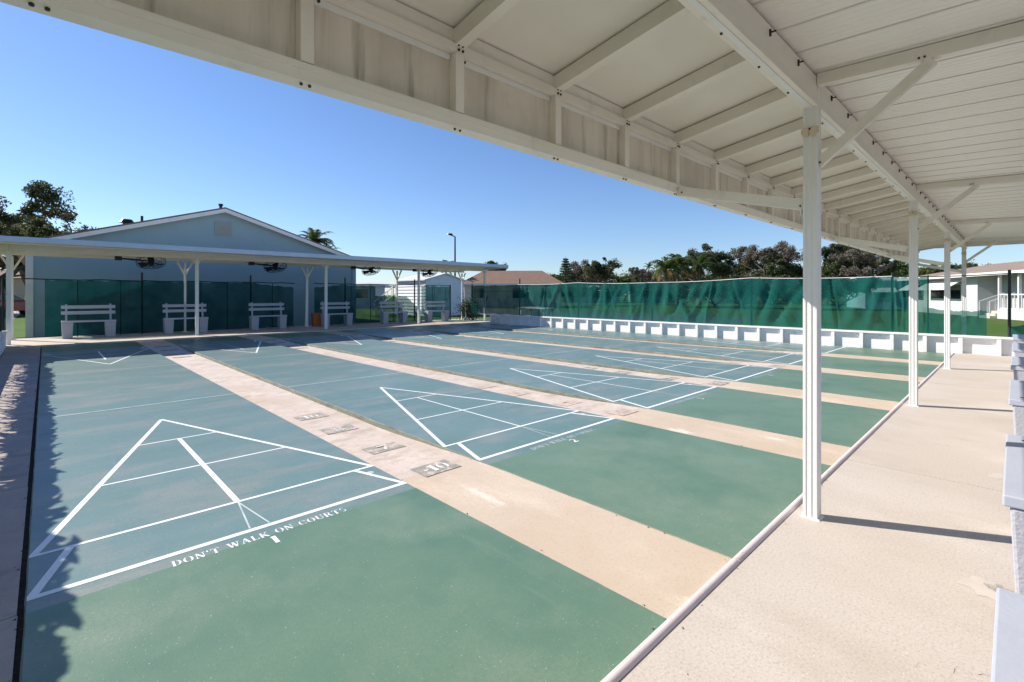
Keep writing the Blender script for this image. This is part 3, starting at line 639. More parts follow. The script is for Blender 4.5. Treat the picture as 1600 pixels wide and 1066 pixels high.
while x < 14.9:
    x2 = min(x+.61, 15.0)
    m = MB(); m.add([(x+.003, EY, 2.50), (x2-.003, EY, 2.50), (x2-.003, 16.75, 2.60), (x+.003, 16.75, 2.60), (x+.003, EY, 2.55), (x2-.003, EY, 2.55), (x2-.003, 16.75, 2.66), (x+.003, 16.75, 2.66)],
        [(0, 3, 2, 1), (4, 5, 6, 7), (0, 1, 5, 4), (1, 2, 6, 5), (2, 3, 7, 6), (3, 0, 4, 7)]); off(m.build('roof_panel', M['ceil'], fc)); x = x2
for a, b in ((-4.5, 1.4), (1.4, 7.4), (7.4, 15.0)):
    m = MB(); m.add([(a, EY-.115, 2.475), (b, EY-.115, 2.475), (b, EY-.13, 2.56), (a, EY-.13, 2.56), (a, EY-.105, 2.605), (b, EY-.105, 2.605), (b, EY-.002, 2.605), (a, EY-.002, 2.605), (a, EY-.002, 2.462), (b, EY-.002, 2.462)],
        [(0, 1, 2, 3), (3, 2, 5, 4), (4, 5, 6, 7), (8, 9, 1, 0), (7, 6, 9, 8), (0, 3, 4, 7, 8), (1, 9, 6, 5, 2)]); off(m.build('roof_edge', M['gutter_roof'], fc))
off(MB().box(15.002, 15.03, EY-.1, 16.7, 2.44, 2.61).build('end_trim', M['gutter_roof'], fc))

# fans hung under the far canopy
def make_fan():
    r = empty('fan'); 
    m = MB(); m.box(-.86, -.70, -.07, .07, .04, .16); m.build('mount_box', M['fan'], r)
    m = MB(); m.tube([(-.72, 0, .10), (-.45, 0, .08), (-.1, 0, .06)], [.022, .03, .022], 6); m.build('arm', M['fan'], r)
    Rm = Matrix.Rotation(R(62), 3, 'X')
    m = MB()
    for rad, y in ((.37, 0), (.37, .09), (.27, -.055), (.16, -.085), (.27, .13)):
        m.tube([Rm@Vector((rad*math.cos(t*math.pi/12), y, rad*math.sin(t*math.pi/12))) for t in range(25)], .007, 4, cap=False)
    for k in range(20):
        a = k*math.pi/10; c, s_ = math.cos(a), math.sin(a)
        m.tube([Rm@Vector((q*c, y, q*s_)) for q, y in ((.05, -.10), (.2, -.075), (.33, -.035), (.37, .0), (.37, .09), (.27, .13))], .0045, 3, cap=False)
    m.build('cage', M['fan'], r)
    m = MB(); m.tube([Rm@Vector((0, .12, 0)), Rm@Vector((0, .02, 0)), Rm@Vector((0, -.09, 0))], [.09, .085, .05], 10); m.build('motor', M['fan'], r)
    for k in range(3):
        a = k*2.094+.4; mm = Matrix.Rotation(a, 3, 'Y'); pts = [Vector((.04, .02, -.03)), Vector((.33, .05, -.10)), Vector((.33, -.02, .10)), Vector((.04, -.01, .04))]
        m = MB(); m.add([Rm@(mm@p) for p in pts]+[Rm@(mm@(p+Vector((0, .006, 0)))) for p in pts], [(0, 1, 2, 3), (7, 6, 5, 4), (0, 4, 5, 1), (1, 5, 6, 2), (2, 6, 7, 3), (3, 7, 4, 0)]); m.build('blade', M['fan'], r)
    return r
f0 = make_fan()
for i, (x, lb) in enumerate(((2.38, 'black caged fan under far canopy, leftmost above the first bench gap'), (5.95, 'black caged fan under far canopy, second from left'), (9.65, 'black caged fan under far canopy, left of the shed'), (12.5, 'black caged fan under far canopy in front of the shed roof'))):
    f = f0 if i == 0 else copy_tree(f0); f.location = (x, 15.35, 2.24); tag(f, lb, 'fan', 'fans under the far canopy')
# orange bin
r = empty('bin', (7.72, 16.15, .03), 0, 'orange plastic bin standing beside the rear canopy post', 'bin')
MB().box(-.14, .14, -.13, .13, 0, .47, top=(-.012, -.012)).build('body', M['orange'], r, bevel=.015)
MB().box(-.165, .165, -.155, .155, .47, .52).build('rim', M['orange'], r, bevel=.01)
# clutter in the far right corner
r = empty('broom', (14.75, 15.6, .03), 0, 'white handled broom leaning in the far right corner', 'broom')
MB().tube([(0, 0, .12), (.05, .18, 1.62)], .028, 7).build('handle', M['trim'], r); MB().box(-.16, .16, -.05, .05, 0, .13, top=(.03, .01)).build('head', M['pipe'], r)
for i, dx in enumerate((0, .16)):
    r = empty('slat', (14.28, 13.05-dx*1.4, 0.0), 0, ['left short white slat leaning on the low wall in shade', 'right short white slat leaning on the low wall in shade'][i], 'slat', 'slats leaning on the low wall')
    MB().bar((-.14, .02, .01), (.12, -.02, .26), .07, .02, up=(0, 1, 0)).build('plank', M['trim'], r)

# ================================================================= FOLIAGE
def quad_leaves(name, cen, nrm_bias, size, mat, parent, rg, asp=.5, loc=None):
    """cen: (n,3) array of leaf centres; one folded diamond leaf each"""
    n = len(cen); size = np.asarray(size)*np.ones(n)
    a = rg.normal(size=(n, 3)); a /= np.linalg.norm(a, axis=1)[:, None]
    b = rg.normal(size=(n, 3)); b -= a*(a*b).sum(1)[:, None]; b /= np.linalg.norm(b, axis=1)[:, None]
    v = np.empty((n, 4, 3)); v[:, 0] = cen-a*size[:, None]; v[:, 1] = cen+b*size[:, None]*asp; v[:, 2] = cen+a*size[:, None]; v[:, 3] = cen-b*size[:, None]*asp
    me = bpy.data.meshes.new(name); me.vertices.add(n*4); me.vertices.foreach_set('co', v.reshape(-1))
    me.loops.add(n*4); me.loops.foreach_set('vertex_index', np.arange(n*4, dtype=np.int32))
    me.polygons.add(n); me.polygons.foreach_set('loop_start', np.arange(0, n*4, 4, dtype=np.int32)); me.polygons.foreach_set('loop_total', np.full(n, 4, dtype=np.int32))
    me.materials.append(mat); me.update(); me.validate()
    return link(name, me, parent, loc)
def oak(base, H, Rad, seed, mat, label, nleaf=9000, ls=.16, spread=.55, group='trees beyond the fences', trunk_h=.3, flat=1.0, name='oak_tree'):
    rg = np.random.default_rng(seed); rr = random.Random(seed)
    root = empty(name, base, rr.uniform(0, 6.28), label, 'tree', group); m = MB(); tips = []
    def branch(p, d, ln_, rad, lev):
        pts = [p]; q = p.copy(); dd = d.copy()
        for i in range(4):
            dd = (dd+Vector((rr.uniform(-.3, .3), rr.uniform(-.3, .3), rr.uniform(-.12, .2)))*.8).normalized(); q = q+dd*(ln_/4); pts.append(q.copy())
        m.tube(pts, [rad*(1-.55*i/4) for i in range(5)], 5 if lev > 1 else 7, cap=False)
        if lev >= 3: tips.extend([(pts[4], ln_), (pts[3], ln_*.8)]); return
        nb = rr.choice([3, 4, 4]) if lev else rr.choice([4, 5, 6])
        for k in range(nb):
            s = pts[rr.choice([2, 3, 4])] if lev else pts[rr.choice([3, 4, 4])]
            az = rr.uniform(0, 6.28); el = rr.uniform(-.05, .9) if lev else rr.uniform(.15, 1.1)
            o = Vector((math.cos(az)*math.cos(el), math.sin(az)*math.cos(el), math.sin(el)*flat))
            nd = (dd*.45+o*.9).normalized()
            branch(s, nd, ln_*rr.uniform(.55, .8) if lev else Rad*rr.uniform(.55, .75), rad*.5, lev+1)
    branch(Vector((0, 0, 0)), Vector((0, 0, 1)), H*trunk_h, H*.035, 0)
    T = np.array([t[0] for t in tips]); sc = np.array([t[1] for t in tips])
    # scale the crown into its box
    zmax = T[:, 2].max(); k = H*.95/zmax; kr = Rad/np.percentile(np.hypot(T[:, 0], T[:, 1]), 92)
    S3 = np.array([kr, kr, k]); T = T*S3; m.v = [(x*kr, y*kr, z*k) for x, y, z in m.v]
    m.build('trunk', M['bark'], root)
    nleaf = int(nleaf*1.9); ls *= .78; H0 = H; wgt = rg.dirichlet(np.ones(len(T))*5); cnt = rg.multinomial(nleaf, wgt)
    idx = np.repeat(np.arange(len(T)), cnt); rads = 1.3*spread*rg.uniform(.5, 1.5, len(T))*max(.6, Rad/5)
    g_ = rg.normal(size=(nleaf, 3)); g_ /= np.linalg.norm(g_, axis=1)[:, None]; g_ *= (rg.random(nleaf)**.6)[:, None]*rads[idx][:, None]; g_[:, 2] *= .62
    quad_leaves('crown', T[idx]+g_, 0, ls*rg.uniform(.6, 1.3, nleaf), mat, root, rg)
    return root
def palm(base, H, fl, seed, label, nf=22, dead=.15, group='palms beyond the fences', droop=1.0, tr=.16):
    rr = random.Random(seed); root = empty('palm_tree', base, rr.uniform(0, 6), label, 'palm', group)
    lean = Vector((rr.uniform(-.1, .1), rr.uniform(-.1, .1), 0))
    m = MB(); m.tube([lean*(t*t*H*.3)+Vector((0, 0, H*t)) for t in (0, .25, .5, .75, 1)], [tr*1.3, tr, tr*.9, tr*.85, tr], 8); m.build('trunk', M['palmtrunk'], root)
    top = lean*(H*.3)+Vector((0, 0, H))
    for k in range(nf):
        el = rr.uniform(-.45, 1.35); dd_ = el < -.1 and rr.random() < .85 and dead > 0; az = k*2.4+rr.uniform(-.3, .3)
        L_ = fl*rr.uniform(.8, 1.1); m = MB(); pts = []; n = 9; p = top.copy(); e = el
        for i in range(n+1):
            pts.append(p.copy()); p = p+Vector((math.cos(az)*math.cos(e), math.sin(az)*math.cos(e), math.sin(e)))*(L_/n); e -= droop*(.06+.035*i)
        m.tube(pts, [.025*(1-i/(n+1)) for i in range(n+1)], 4, cap=False)
        for i in range(1, n+1):
            for sub in (0, .33, .66):
                if i == n and sub > 0: continue
                c = pts[i] if sub == 0 else pts[i].lerp(pts[min(i+1, n)], sub); d = (pts[i]-pts[i-1]).normalized(); sd_ = d.cross(Vector((0, 0, 1))).normalized()
                ll = fl*.26*math.sin(math.pi*min(.97, (i+sub)/(n+1)+.12))
                for s in (-1, 1):
                    tip = c+sd_*(s*ll*.85)+d*(ll*.5)+Vector((0, 0, -ll*rr.uniform(.25, .6))); wv = d*(.045*fl/2)
                    m.add([c-wv, c+wv, tip], [(0, 1, 2)])
        m.build('frond', M['leaf_dead'] if dd_ else M['leaf_palm'], root)
    return root
def conifer(base, H, Rad, seed, label, mat='leaf_dark', tiers=16, group=None):
    rr = random.Random(seed); rg = np.random.default_rng(seed); root = empty('pine_tree', base, 0, label, 'tree', group)
    m = MB(); m.tube([(0, 0, 0), (0, 0, H*.5), (0, 0, H)], [H*.02, H*.013, .02], 7); cs = []
    for t in range(tiers):
        z = H*(.12+.86*t/tiers); rd_ = Rad*(1-t/tiers)**.8+.12
        for k in range(7):
            az = k*.9+t*.5+rr.uniform(-.2, .2); r1 = rd_*rr.uniform(.75, 1.1)
            pts = [Vector((0, 0, z)), Vector((math.cos(az)*r1*.6, math.sin(az)*r1*.6, z+r1*.06)), Vector((math.cos(az)*r1, math.sin(az)*r1, z+r1*.2))]
            m.tube(pts, [.03, .02, .008], 4, cap=False)
            for _ in range(26):
                u = rr.random()**.7; q = pts[0].lerp(pts[1], u/.6) if u < .6 else pts[1].lerp(pts[2], (u-.6)/.4)
                cs.append((q.x+rr.gauss(0, .09), q.y+rr.gauss(0, .09), q.z+rr.gauss(0, .06)))
    m.build('trunk', M['bark'], root); cs = np.array(cs); quad_leaves('crown', cs, 0, .17*H/9*rg.uniform(.7, 1.3, len(cs)), M[mat], root, rg, asp=.4)
    return root

# strap-leaved hedge outside the left wall (its shadow falls across the walkway)
rg = random.Random(11); m = MB(); y = -3.4
while y < 13.9:
    hx = -.87+rg.uniform(-.05, .05); top = 1.30+rg.uniform(-.08, .10)
    m.tube([(hx, y, -.1), (hx+rg.uniform(-.05, .05), y+rg.uniform(-.1, .1), 1.1)], .011, 5)
    for k in range(66):
        az = rg.uniform(0, 6.28); hi = rg.random() < .89
        z0 = rg.uniform(1.2, 1.34) if hi else rg.uniform(.4, 1.1); ln_ = rg.uniform(.2, .4); e = rg.uniform(.0, .75); p = Vector((hx+rg.uniform(-.05, .05), y+rg.uniform(-.15, .15), z0)); wd = rg.uniform(.022, .048) if hi else rg.uniform(.006, .013); pts = []
        for i in range(6):
            pts.append(p.copy()); p = p+Vector((math.cos(az)*math.cos(e)*.62, math.sin(az)*math.cos(e), math.sin(e)))*(ln_/5); e -= .17
            if p.z > top: p.z = top+(p.z-top)*.35
            if p.x > -.74: p.x = -.74
        sd_ = Vector((-math.sin(az), math.cos(az), 0)); vs = []
        for i, q in enumerate(pts):
            ww = wd*(1-(i/5)**2)+.002; vs += [q-sd_*ww+Vector((0, 0, .012)), q, q+sd_*ww+Vector((0, 0, .012))]
        m.add(vs, [f for i in range(5) for f in ((i*3, i*3+1, i*3+4, i*3+3), (i*3+1, i*3+2, i*3+5, i*3+4))])
    y += rg.uniform(.2, .3)
tag(m.build('hedge', M['leaf_hedge']), 'strap leaved hedge growing behind the left low wall', None, None, 'stuff')

# trees
oak(at(-2, 34), 8.9, 5.0, 21, M['leaf_oak'], 'big dark oak rising behind the far canopy at the left', 15000, .15, .62, trunk_h=.22)
oak(at(-150, 36), 10.5, 6.0, 22, M['leaf_oak'], 'tall dark oak at the left edge of the picture', 15000, .16, .7, trunk_h=.25)
oak(at(120, 50), 8.5, 3.4, 23, M['leaf_oak'], 'small thin tree between the left oak and the gable', 5000, .13, .45)
conifer(at(884, 78), 7.4, 2.3, 3, 'tall pointed conifer above the brown roofed house')
oak(at(862, 84), 5.0, 3.2, 24, M['leaf_oak'], 'low tree left of the pointed conifer', 4500, .2, .6)
oak(at(918, 88), 7.4, 4.2, 25, M['leaf_brown'], 'brownish round tree right of the pointed conifer', 8000, .17, .6)
oak(at(945, 80), 7.4, 4.0, 26, M['leaf_oak'], 'dark round tree behind the middle of the teal screen', 8000, .18, .6)
oak(at(975, 84), 4.9, 3.0, 27, M['leaf_green'], 'low yellow green tree left of the palms', 4500, .2, .6)
oak(at(1003, 90), 6.8, 3.6, 28, M['leaf_brown'], 'thin brown tree left of the palm clump', 5200, .16, .5)
palm(at(1013, 95), 6.6, 1.5, 5, 'small far palm on a thin tall trunk', 18, 0, tr=.1)
palm(at(1040, 56), 4.1, 2.5, 6, 'left palm of the clump, with orange dead fronds', 30, 1, tr=.2)
palm(at(1058, 58), 4.8, 2.4, 7, 'middle palm of the clump behind the teal screen', 28, 1, tr=.2)
palm(at(1092, 57), 4.6, 2.3, 8, 'right palm of the clump behind the teal screen', 28, 1, tr=.2)
oak(at(1090, 74), 9.2, 5.2, 29, M['leaf_oak'], 'open dark oak with bare limbs above the palm clump', 6500, .2, .52, trunk_h=.3)
oak(at(1140, 74), 8.4, 4.2, 30, M['leaf_oak'], 'dark oak between the palms and the brown tree', 7000, .19, .55)
oak(at(1192, 66), 8.6, 4.6, 31, M['leaf_brown'], 'large grey brown winter tree left of the first white post', 13000, .14, .5)
oak(at(1238, 64), 6.6, 3.6, 32, M['leaf_oak'], 'dark tree just left of the first white post', 8000, .17, .6)
oak(at(1290, 58), 7.4, 3.8, 33, M['leaf_oak'], 'dark tree just right of the first white post', 8000, .17, .6)
oak(at(1262, 70), 5.5, 3.2, 39, M['leaf_green'], 'olive tree hidden partly by the first white post', 5000, .17, .6)
conifer(at(1325, 56), 8.6, 3.4, 9, 'broad dark evergreen under the near canopy edge', tiers=14)
oak(at(1358, 54), 6.9, 3.4, 34, M['leaf_brown'], 'reddish brown tree beside the broad dark evergreen', 9000, .15, .5)
oak(at(1392, 52), 5.2, 2.6, 35, M['leaf_green'], 'green tree behind the pale blue cottage', 6500, .15, .55)
oak(at(1460, 80), 6.5, 4.4, 36, M['leaf_oak'], 'dark tree seen between the second and third white posts', 6000, .2, .6)
oak(at(1502, 84), 6.8, 4.4, 37, M['leaf_oak'], 'dark tree behind the pale roof of the porch house', 6000, .2, .6)
oak(at(1592, 75), 7.4, 3.6, 38, M['leaf_green'], 'loose yellowish tree above the porch house roof, far right', 6000, .17, .55)
for i, (px, z, h) in enumerate(((835, 105, 4.6), (795, 100, 4.3), (1055, 110, 5.2), (1120, 100, 5.6), (1165, 92, 5.0), (1215, 90, 5.4), (1420, 95, 6.0), (1545, 100, 6.0))):
    oak(at(px, z), h, 5.0, 50+i, M['leaf_oak' if i % 2 else 'leaf_brown'], ['low far tree above the brown roof', 'low far tree over the ridge of the brown roof', 'far tree filling in behind the left palm', 'far tree filling in behind the right palm', 'far tree left of the grey brown winter tree', 'far tree right of the grey brown winter tree', 'far tree beyond the second white post', 'far tree left of the yellowish tree at far right'][i], 5000, .24, .75, trunk_h=.2)
palm(at(492, 32), 4.75, 1.6, 12, 'green palm rising behind the right roof slope of the gable', 30, 0, tr=.14)
palm(at(508, 34), 3.9, 1.4, 13, 'lower palm at the right end of the gable roof', 26, 0, tr=.12)
palm(at(697, 52), 4.1, 1.5, 14, 'small palm beside the tall lamp post', 16, 0, tr=.12)
oak(at(777, 66), 6.1, 1.7, 15, M['leaf_oak'], 'small dark tree top at the right end of the far canopy', 3200, .16, .5)
for i, (px, z, h, rd_) in enumerate(((905, 62, 3.0, 2.6), (948, 58, 2.6, 2.6), (1012, 66, 3.2, 3.0), (1068, 52, 2.8, 2.8), (1115, 50, 3.3, 3.0), (1160, 48, 3.0, 3.0), (1212, 46, 3.2, 3.0), (1262, 44, 3.0, 2.8), (1308, 43, 3.1, 2.6))):
    oak(at(px, z, GZ), h, rd_, 80+i, M['leaf_dark' if i % 3 else 'leaf_oak'], 'dark bushy shrub behind the teal screen, %s of nine from the left' % 'first second third fourth fifth sixth seventh eighth ninth'.split()[i], 3600, .17, .7, 'shrubs behind the teal screen', .12, name='bush')
oak(at(48, 42), 8.6, 4.2, 70, M['leaf_oak'], 'rounded oak right of the big dark oak at the left', 12000, .16, .7, trunk_h=.2)
for i, (px, z, h) in enumerate(((866, 112, 5.6), (905, 108, 6.6), (965, 112, 6.2), (1022, 115, 6.0), (1078, 104, 7.2), (1150, 100, 7.6), (1205, 98, 7.4), (1250, 96, 7.0))):
    oak(at(px, z), h, 6.2, 120+i, M['leaf_oak' if i % 3 else 'leaf_green'], 'low hazy tree of the farthest row on the skyline, %s of eight from the left' % 'first second third fourth fifth sixth seventh eighth'.split()[i], 5600, .24, .95, 'farthest skyline trees', .14)
# dark shrub in the corner
r = empty('shrub', (15.1, 15.75, -.05), 0, 'dark leafy shrub in the far right corner', 'shrub'); rg2 = np.random.default_rng(3)
cc = rg2.normal(size=(1600, 3))*np.array([.28, .2, .26])+np.array([0, 0, .55]); cc[:, 2] = np.clip(cc[:, 2], .05, 1.5)
quad_leaves('foliage', cc, 0, .05, M['leaf_dark'], r, rg2); MB().tube([(0, 0, 0), (.03, 0, .5)], [.03, .015], 6).build('stem', M['bark'], r)

# ================================================================= BUILDINGS
def wallbox(name, x0, x1, y0, y1, z0, z1, mat, parent): return MB().box(x0, x1, y0, y1, z0, z1).build(name, mat, parent)
# blue gable house behind the far fence
HX, HY = 5.15, 18.9; hw = 5.45; ev = 2.9; rz = 4.60
h = empty('gable_house', (HX, HY, 0), 0, 'blue grey stucco house with broad white trimmed gable', 'house')
m = MB(); m.add([(-hw, 0, -.2), (hw, 0, -.2), (hw, 0, ev), (0, 0, rz), (-hw, 0, ev), (-hw, 14, -.2), (hw, 14, -.2), (hw, 14, ev), (0, 14, rz), (-hw, 14, ev)],
      [(0, 1, 2, 3, 4), (9, 8, 7, 6, 5), (0, 4, 9, 5), (1, 6, 7, 2)]); m.build('wall', M['stucco'], h)
sl = (rz-ev)/hw; ov = .45
for s in (-1, 1):
    m = MB(); a = (0, -.28, rz+.05); b = (s*(hw+ov), -.28, rz+.05-sl*(hw+ov)); t = .055
    vs = [a, b, (b[0], 14.3, b[2]), (0, 14.3, a[2]), (a[0], a[1], a[2]+t), (b[0], b[1], b[2]+t), (b[0], 14.3, b[2]+t), (0, 14.3, a[2]+t)]
    m.add(vs, [(0, 1, 2, 3), (7, 6, 5, 4), (0, 4, 5, 1), (1, 5, 6, 2), (2, 6, 7, 3)]); m.build('roof', M['shingle'], h)
    m = MB(); m.add([(0, -.31, rz+.045), (b[0], -.31, b[2]-.005), (b[0], -.31, b[2]-.15), (0, -.31, rz-.10), (0, -.283, rz+.045), (b[0], -.283, b[2]-.005), (b[0], -.283, b[2]-.15), (0, -.283, rz-.10)],
        [(0, 1, 2, 3), (7, 6, 5, 4), (3, 2, 6, 7), (0, 4, 5, 1), (1, 5, 6, 2)]); m.build('rake_board', M['trim'], h)
    wallbox('corner_board', s*(hw+.006)-.09, s*(hw+.006)+.09, -.05, -.003, -.2, ev-.1, M['trim'] if s < 0 else M['stucco'], h)
v = wallbox('gable_vent', -.30, .30, -.035, -.003, rz-1.02, rz-.46, M['vent'], h)
for k in range(9): MB().bar((-.27, -.045, rz-.98+k*.06), (.27, -.045, rz-.98+k*.06), .012, .045, up=(0, -.7, 1)).build('slat', M['vent'], v)
wallbox('meter_panel', -3.05, -2.35, -.09, -.003, .82, 1.5, M['stucco'], h)
MB().tube([(.25, 1.5, rz-.05), (.25, 1.5, rz+.42)], .06, 8).build('vent_pipe', M['black'], h)
MB().tube([(.25, 1.5, rz+.42), (.25, 1.5, rz+.5)], [.09, .09], 8).build('pipe_cap', M['black'], h)
m = MB(); zz = rz-2.9*sl; m.tube([(-2.9, 1.2, zz-.1), (-2.9, 1.2, zz+.25), (-2.9, 1.2, zz+.26), (-2.9, 1.2, zz+.38)], [.13, .13, .25, .16], 10); m.build('roof_vent', M['black'], h)
for x in (-2.45, 2.8, 3.4): MB().tube([(x, 1.2, rz-abs(x)*sl-.05), (x, 1.2, rz-abs(x)*sl+.42)], .045, 7).build('vent_pipe', M['black'], h)
# shed
sh = empty('shed', (17.0, 22.4, GZ), 0, 'white lap sided garden shed with shallow gable roof', 'shed'); sw, sdp, sev, spk = 2.95, 3.3, 2.3, 2.68
MB().add([(0.02, 0.02, 0), (sw, .02, 0), (sw, .02, sev), (sw/2, .02, spk), (.02, .02, sev), (.02, sdp, 0), (sw, sdp, 0), (sw, sdp, sev), (sw/2, sdp, spk), (.02, sdp, sev)], [(0, 1, 2, 3, 4), (9, 8, 7, 6, 5), (0, 4, 9, 5), (1, 6, 7, 2)]).build('wall', M['shed'], sh)
for k in range(11):
    z = .02+k*.207; MB().add([(-.03, .0, z), (-.03, sdp, z), (.008, sdp, z+.205), (.008, 0, z+.205), (.012, 0, z), (.012, sdp, z)], [(0, 3, 2, 1), (0, 1, 5, 4), (0, 4, 3), (1, 2, 5)]).build('lap_board', M['shed'], sh)
for k in range(11):
    z = .02+k*.207; MB().add([(0, -.02, z), (sw, -.02, z), (sw, .012, z+.205), (0, .012, z+.205), (sw, .015, z), (0, .015, z)], [(0, 1, 2, 3), (0, 5, 4, 1)]).build('lap_board', M['shed'], sh)
for s in (0, 1):
    xe = -.16 if s == 0 else sw+.16; MB().add([(sw/2, -.12, spk+.01), (xe, -.12, sev-.06), (xe, sdp+.1, sev-.06), (sw/2, sdp+.1, spk+.01), (sw/2, -.12, spk+.07), (xe, -.12, sev+.0), (xe, sdp+.1, sev), (sw/2, sdp+.1, spk+.07)],
        [(0, 1, 2, 3), (7, 6, 5, 4), (0, 4, 5, 1), (1, 5, 6, 2), (2, 6, 7, 3)]).build('roof', M['metalroof'], sh)
for s in (-1, 1):
    d = wallbox('door', sw/2+s*.42-.40, sw/2+s*.42+.40, -.055, -.025, .08, 1.95, M['shed'], sh); MB().box(sw/2+s*.09-.02, sw/2+s*.09+.02, -.085, -.056, .95, 1.1).build('handle', M['vent'], d)
# mobile homes: long low boxes with windows, awnings and a shallow roof
def home(base, rz_, Lw, Dp, Hh, wall, roof, label, wins, carport=0, name='mobile_home', roofz=.5, awn=()):
    r = empty(name, base, rz_, label, 'house', 'homes around the courts')
    MB().box(0, Lw, 0, Dp, .0, Hh).build('wall', wall, r)
    o = .35; a = [(-o, -o, Hh), (Lw+o, -o, Hh), (Lw+o, Dp+o, Hh), (-o, Dp+o, Hh)]; q = min(Dp/2, 2.2) if roofz > .8 else .02
    m = MB(); m.add([(x, y, z+.006) for x, y, z in a]+[(-o+q, Dp/2, Hh+roofz), (Lw+o-q, Dp/2, Hh+roofz)], [(0, 1, 5, 4), (1, 2, 5), (2, 3, 4, 5), (3, 0, 4), (3, 2, 1, 0)]); m.build('roof', roof, r)
    MB().box(-o-.02, Lw+o+.02, -o-.03, -o-.005, Hh-.12, Hh+.03).build('eave_board', M['trim'], r)
    for x0, x1, z0, z1 in wins:
        f = MB().box(x0-.07, x1+.07, -.05, -.002, z0-.07, z1+.07).build('window', M['trim'], r)
        MB().box(x0, x1, -.058, -.0505, z0, z1).build('pane', M['glass'], f)
    for x0, x1, z in awn:
        MB().add([(x0, -.01, z+.1), (x1, -.01, z+.1), (x1, -.9, z-.5), (x0, -.9, z-.5), (x0, -.01, z+.06), (x1, -.01, z+.06), (x1, -.9, z-.54), (x0, -.9, z-.54)], [(3, 2, 1, 0), (4, 5, 6, 7), (3, 7, 6, 2), (0, 4, 7, 3), (2, 6, 5, 1)]).build('awning', M['metalroof'], r)
    if carport:
        MB().box(Lw+.02, Lw+carport, -.6, Dp, Hh-.25, Hh-.12).build('carport_roof', M['metalroof'], r)
        for y in (-.5, Dp-.1): MB().box(Lw+carport-.12, Lw+carport-.04, y, y+.08, 0, Hh-.252).build('carport_post', M['trim'], r)
    return r
def facing(px0, z0, px1):
    """yaw that turns a home's front towards the viewpoint"""
    a = at(px0, z0); d = a-CAM; return math.atan2(d.y, d.x)-math.pi/2
# porch house at far right
p1 = at(1608, 24.5); p2 = at(1400, 40); d = (p2-p1); ang = math.atan2(d.y, d.x)
# local x runs from the far left end to the near right end so the front (-y) faces the courts
ph = empty('porch_house', (p2.x, p2.y, GZ), math.atan2(-d.y, -d.x), 'white house with railed porch and brown roof seen past the last posts', 'house', 'homes around the courts')
Lp = d.length+7; Hh = 2.62
MB().box(0, Lp, 2.0, 9, 0, Hh).build('wall', M['greyhouse'], ph)
MB().box(0, Lp*.42, .9, 1.99, 0, Hh-.02).build('room_wall', M['whitehouse'], ph)
m = MB(); m.add([(-.5, .3, Hh+.01), (Lp+.5, .3, Hh+.01), (Lp+.5, 9.5, Hh+.01), (-.5, 9.5, Hh+.01), (2.4, 5, Hh+1.0), (Lp-2, 5, Hh+1.0)], [(0, 1, 5, 4), (1, 2, 5), (2, 3, 4, 5), (3, 0, 4), (3, 2, 1, 0)]); m.build('roof', M['shingle_pale'], ph)
MB().box(-.52, Lp+.52, .24, .30, Hh-.14, Hh+.05).build('eave_board', M['trim'], ph)
x0p = Lp*.55
MB().box(x0p, Lp, .42, 1.995, 0, .55).build('porch_base', M['whitehouse'], ph)
for k in range(7):
    x = x0p+.06+k*(Lp-x0p-.12)/6; MB().box(x-.06, x+.06, .45, .57, .552, Hh-.02).build('porch_post', M['trim'], ph)
n = 34
bal = MB().box(-.02, .02, -.02, .02, 0, .72).mesh('baluster', M['trim'])
for k in range(n): link('baluster', bal, ph, (x0p+.2+k*(Lp-x0p-.4)/n+.002, .51, .62))
MB().box(x0p+.13, Lp-.13, .47, .55, 1.342, 1.41).build('hand_rail', M['trim'], ph); MB().box(x0p+.13, Lp-.13, .48, .54, .575, .619).build('foot_rail', M['trim'], ph)
for x in (x0p+1.2, x0p+3.6, x0p+6.2, x0p+9.0):
    f = MB().box(x-.08, x+1.38, 1.94, 1.998, .95, 2.2).build('window', M['trim'], ph); MB().box(x, x+1.3, 1.93, 1.9395, 1.02, 2.13).build('pane', M['glass'], f)
for x, wd in ((.9, 1.5), (3.9, 2.2), (6.6, 1.4)):
    if x+wd > Lp*.42: continue
    f = MB().box(x-.08, x+wd+.08, .85, .898, 1.0, 2.1).build('window', M['trim'], ph); MB().box(x, x+wd, .84, .8495, 1.08, 2.02).build('pane', M['glass'], f)
    MB().add([(x-.2, .88, 2.35), (x+wd+.2, .88, 2.35), (x+wd+.2, -.1, 1.72), (x-.2, -.1, 1.72), (x-.2, .88, 2.31), (x+wd+.2, .88, 2.31), (x+wd+.2, -.1, 1.68), (x-.2, -.1, 1.68)], [(3, 2, 1, 0), (4, 5, 6, 7), (3, 7, 6, 2), (0, 4, 7, 3), (2, 6, 5, 1)]).build('awning', M['metalroof'], ph)
for k in range(4): MB().box(x0p-1.1, x0p-.02, .1+k*.28, .379+k*.28, 0, .14*(k+1)).build('step', M['concretefar'], ph)
for s in (-1.1, -.08): MB().bar((x0p+s, .1, .95), (x0p+s, 1.25, 1.45), .05, .06).build('stair_rail', M['trim'], ph)
for s in (-1.1, -.08):
    for t in (0, .33, .66, 1): MB().box(x0p+s-.02, x0p+s+.02, .1+t*1.12, .14+t*1.12, .2+.4*t, .93+.49*t).build('baluster', M['trim'], ph)
MB().tube([(x0p+5.9, 1.2, 2.3), (x0p+6.4, .8, 2.35)], .1, 8).build('porch_fan', M['trim'], ph)
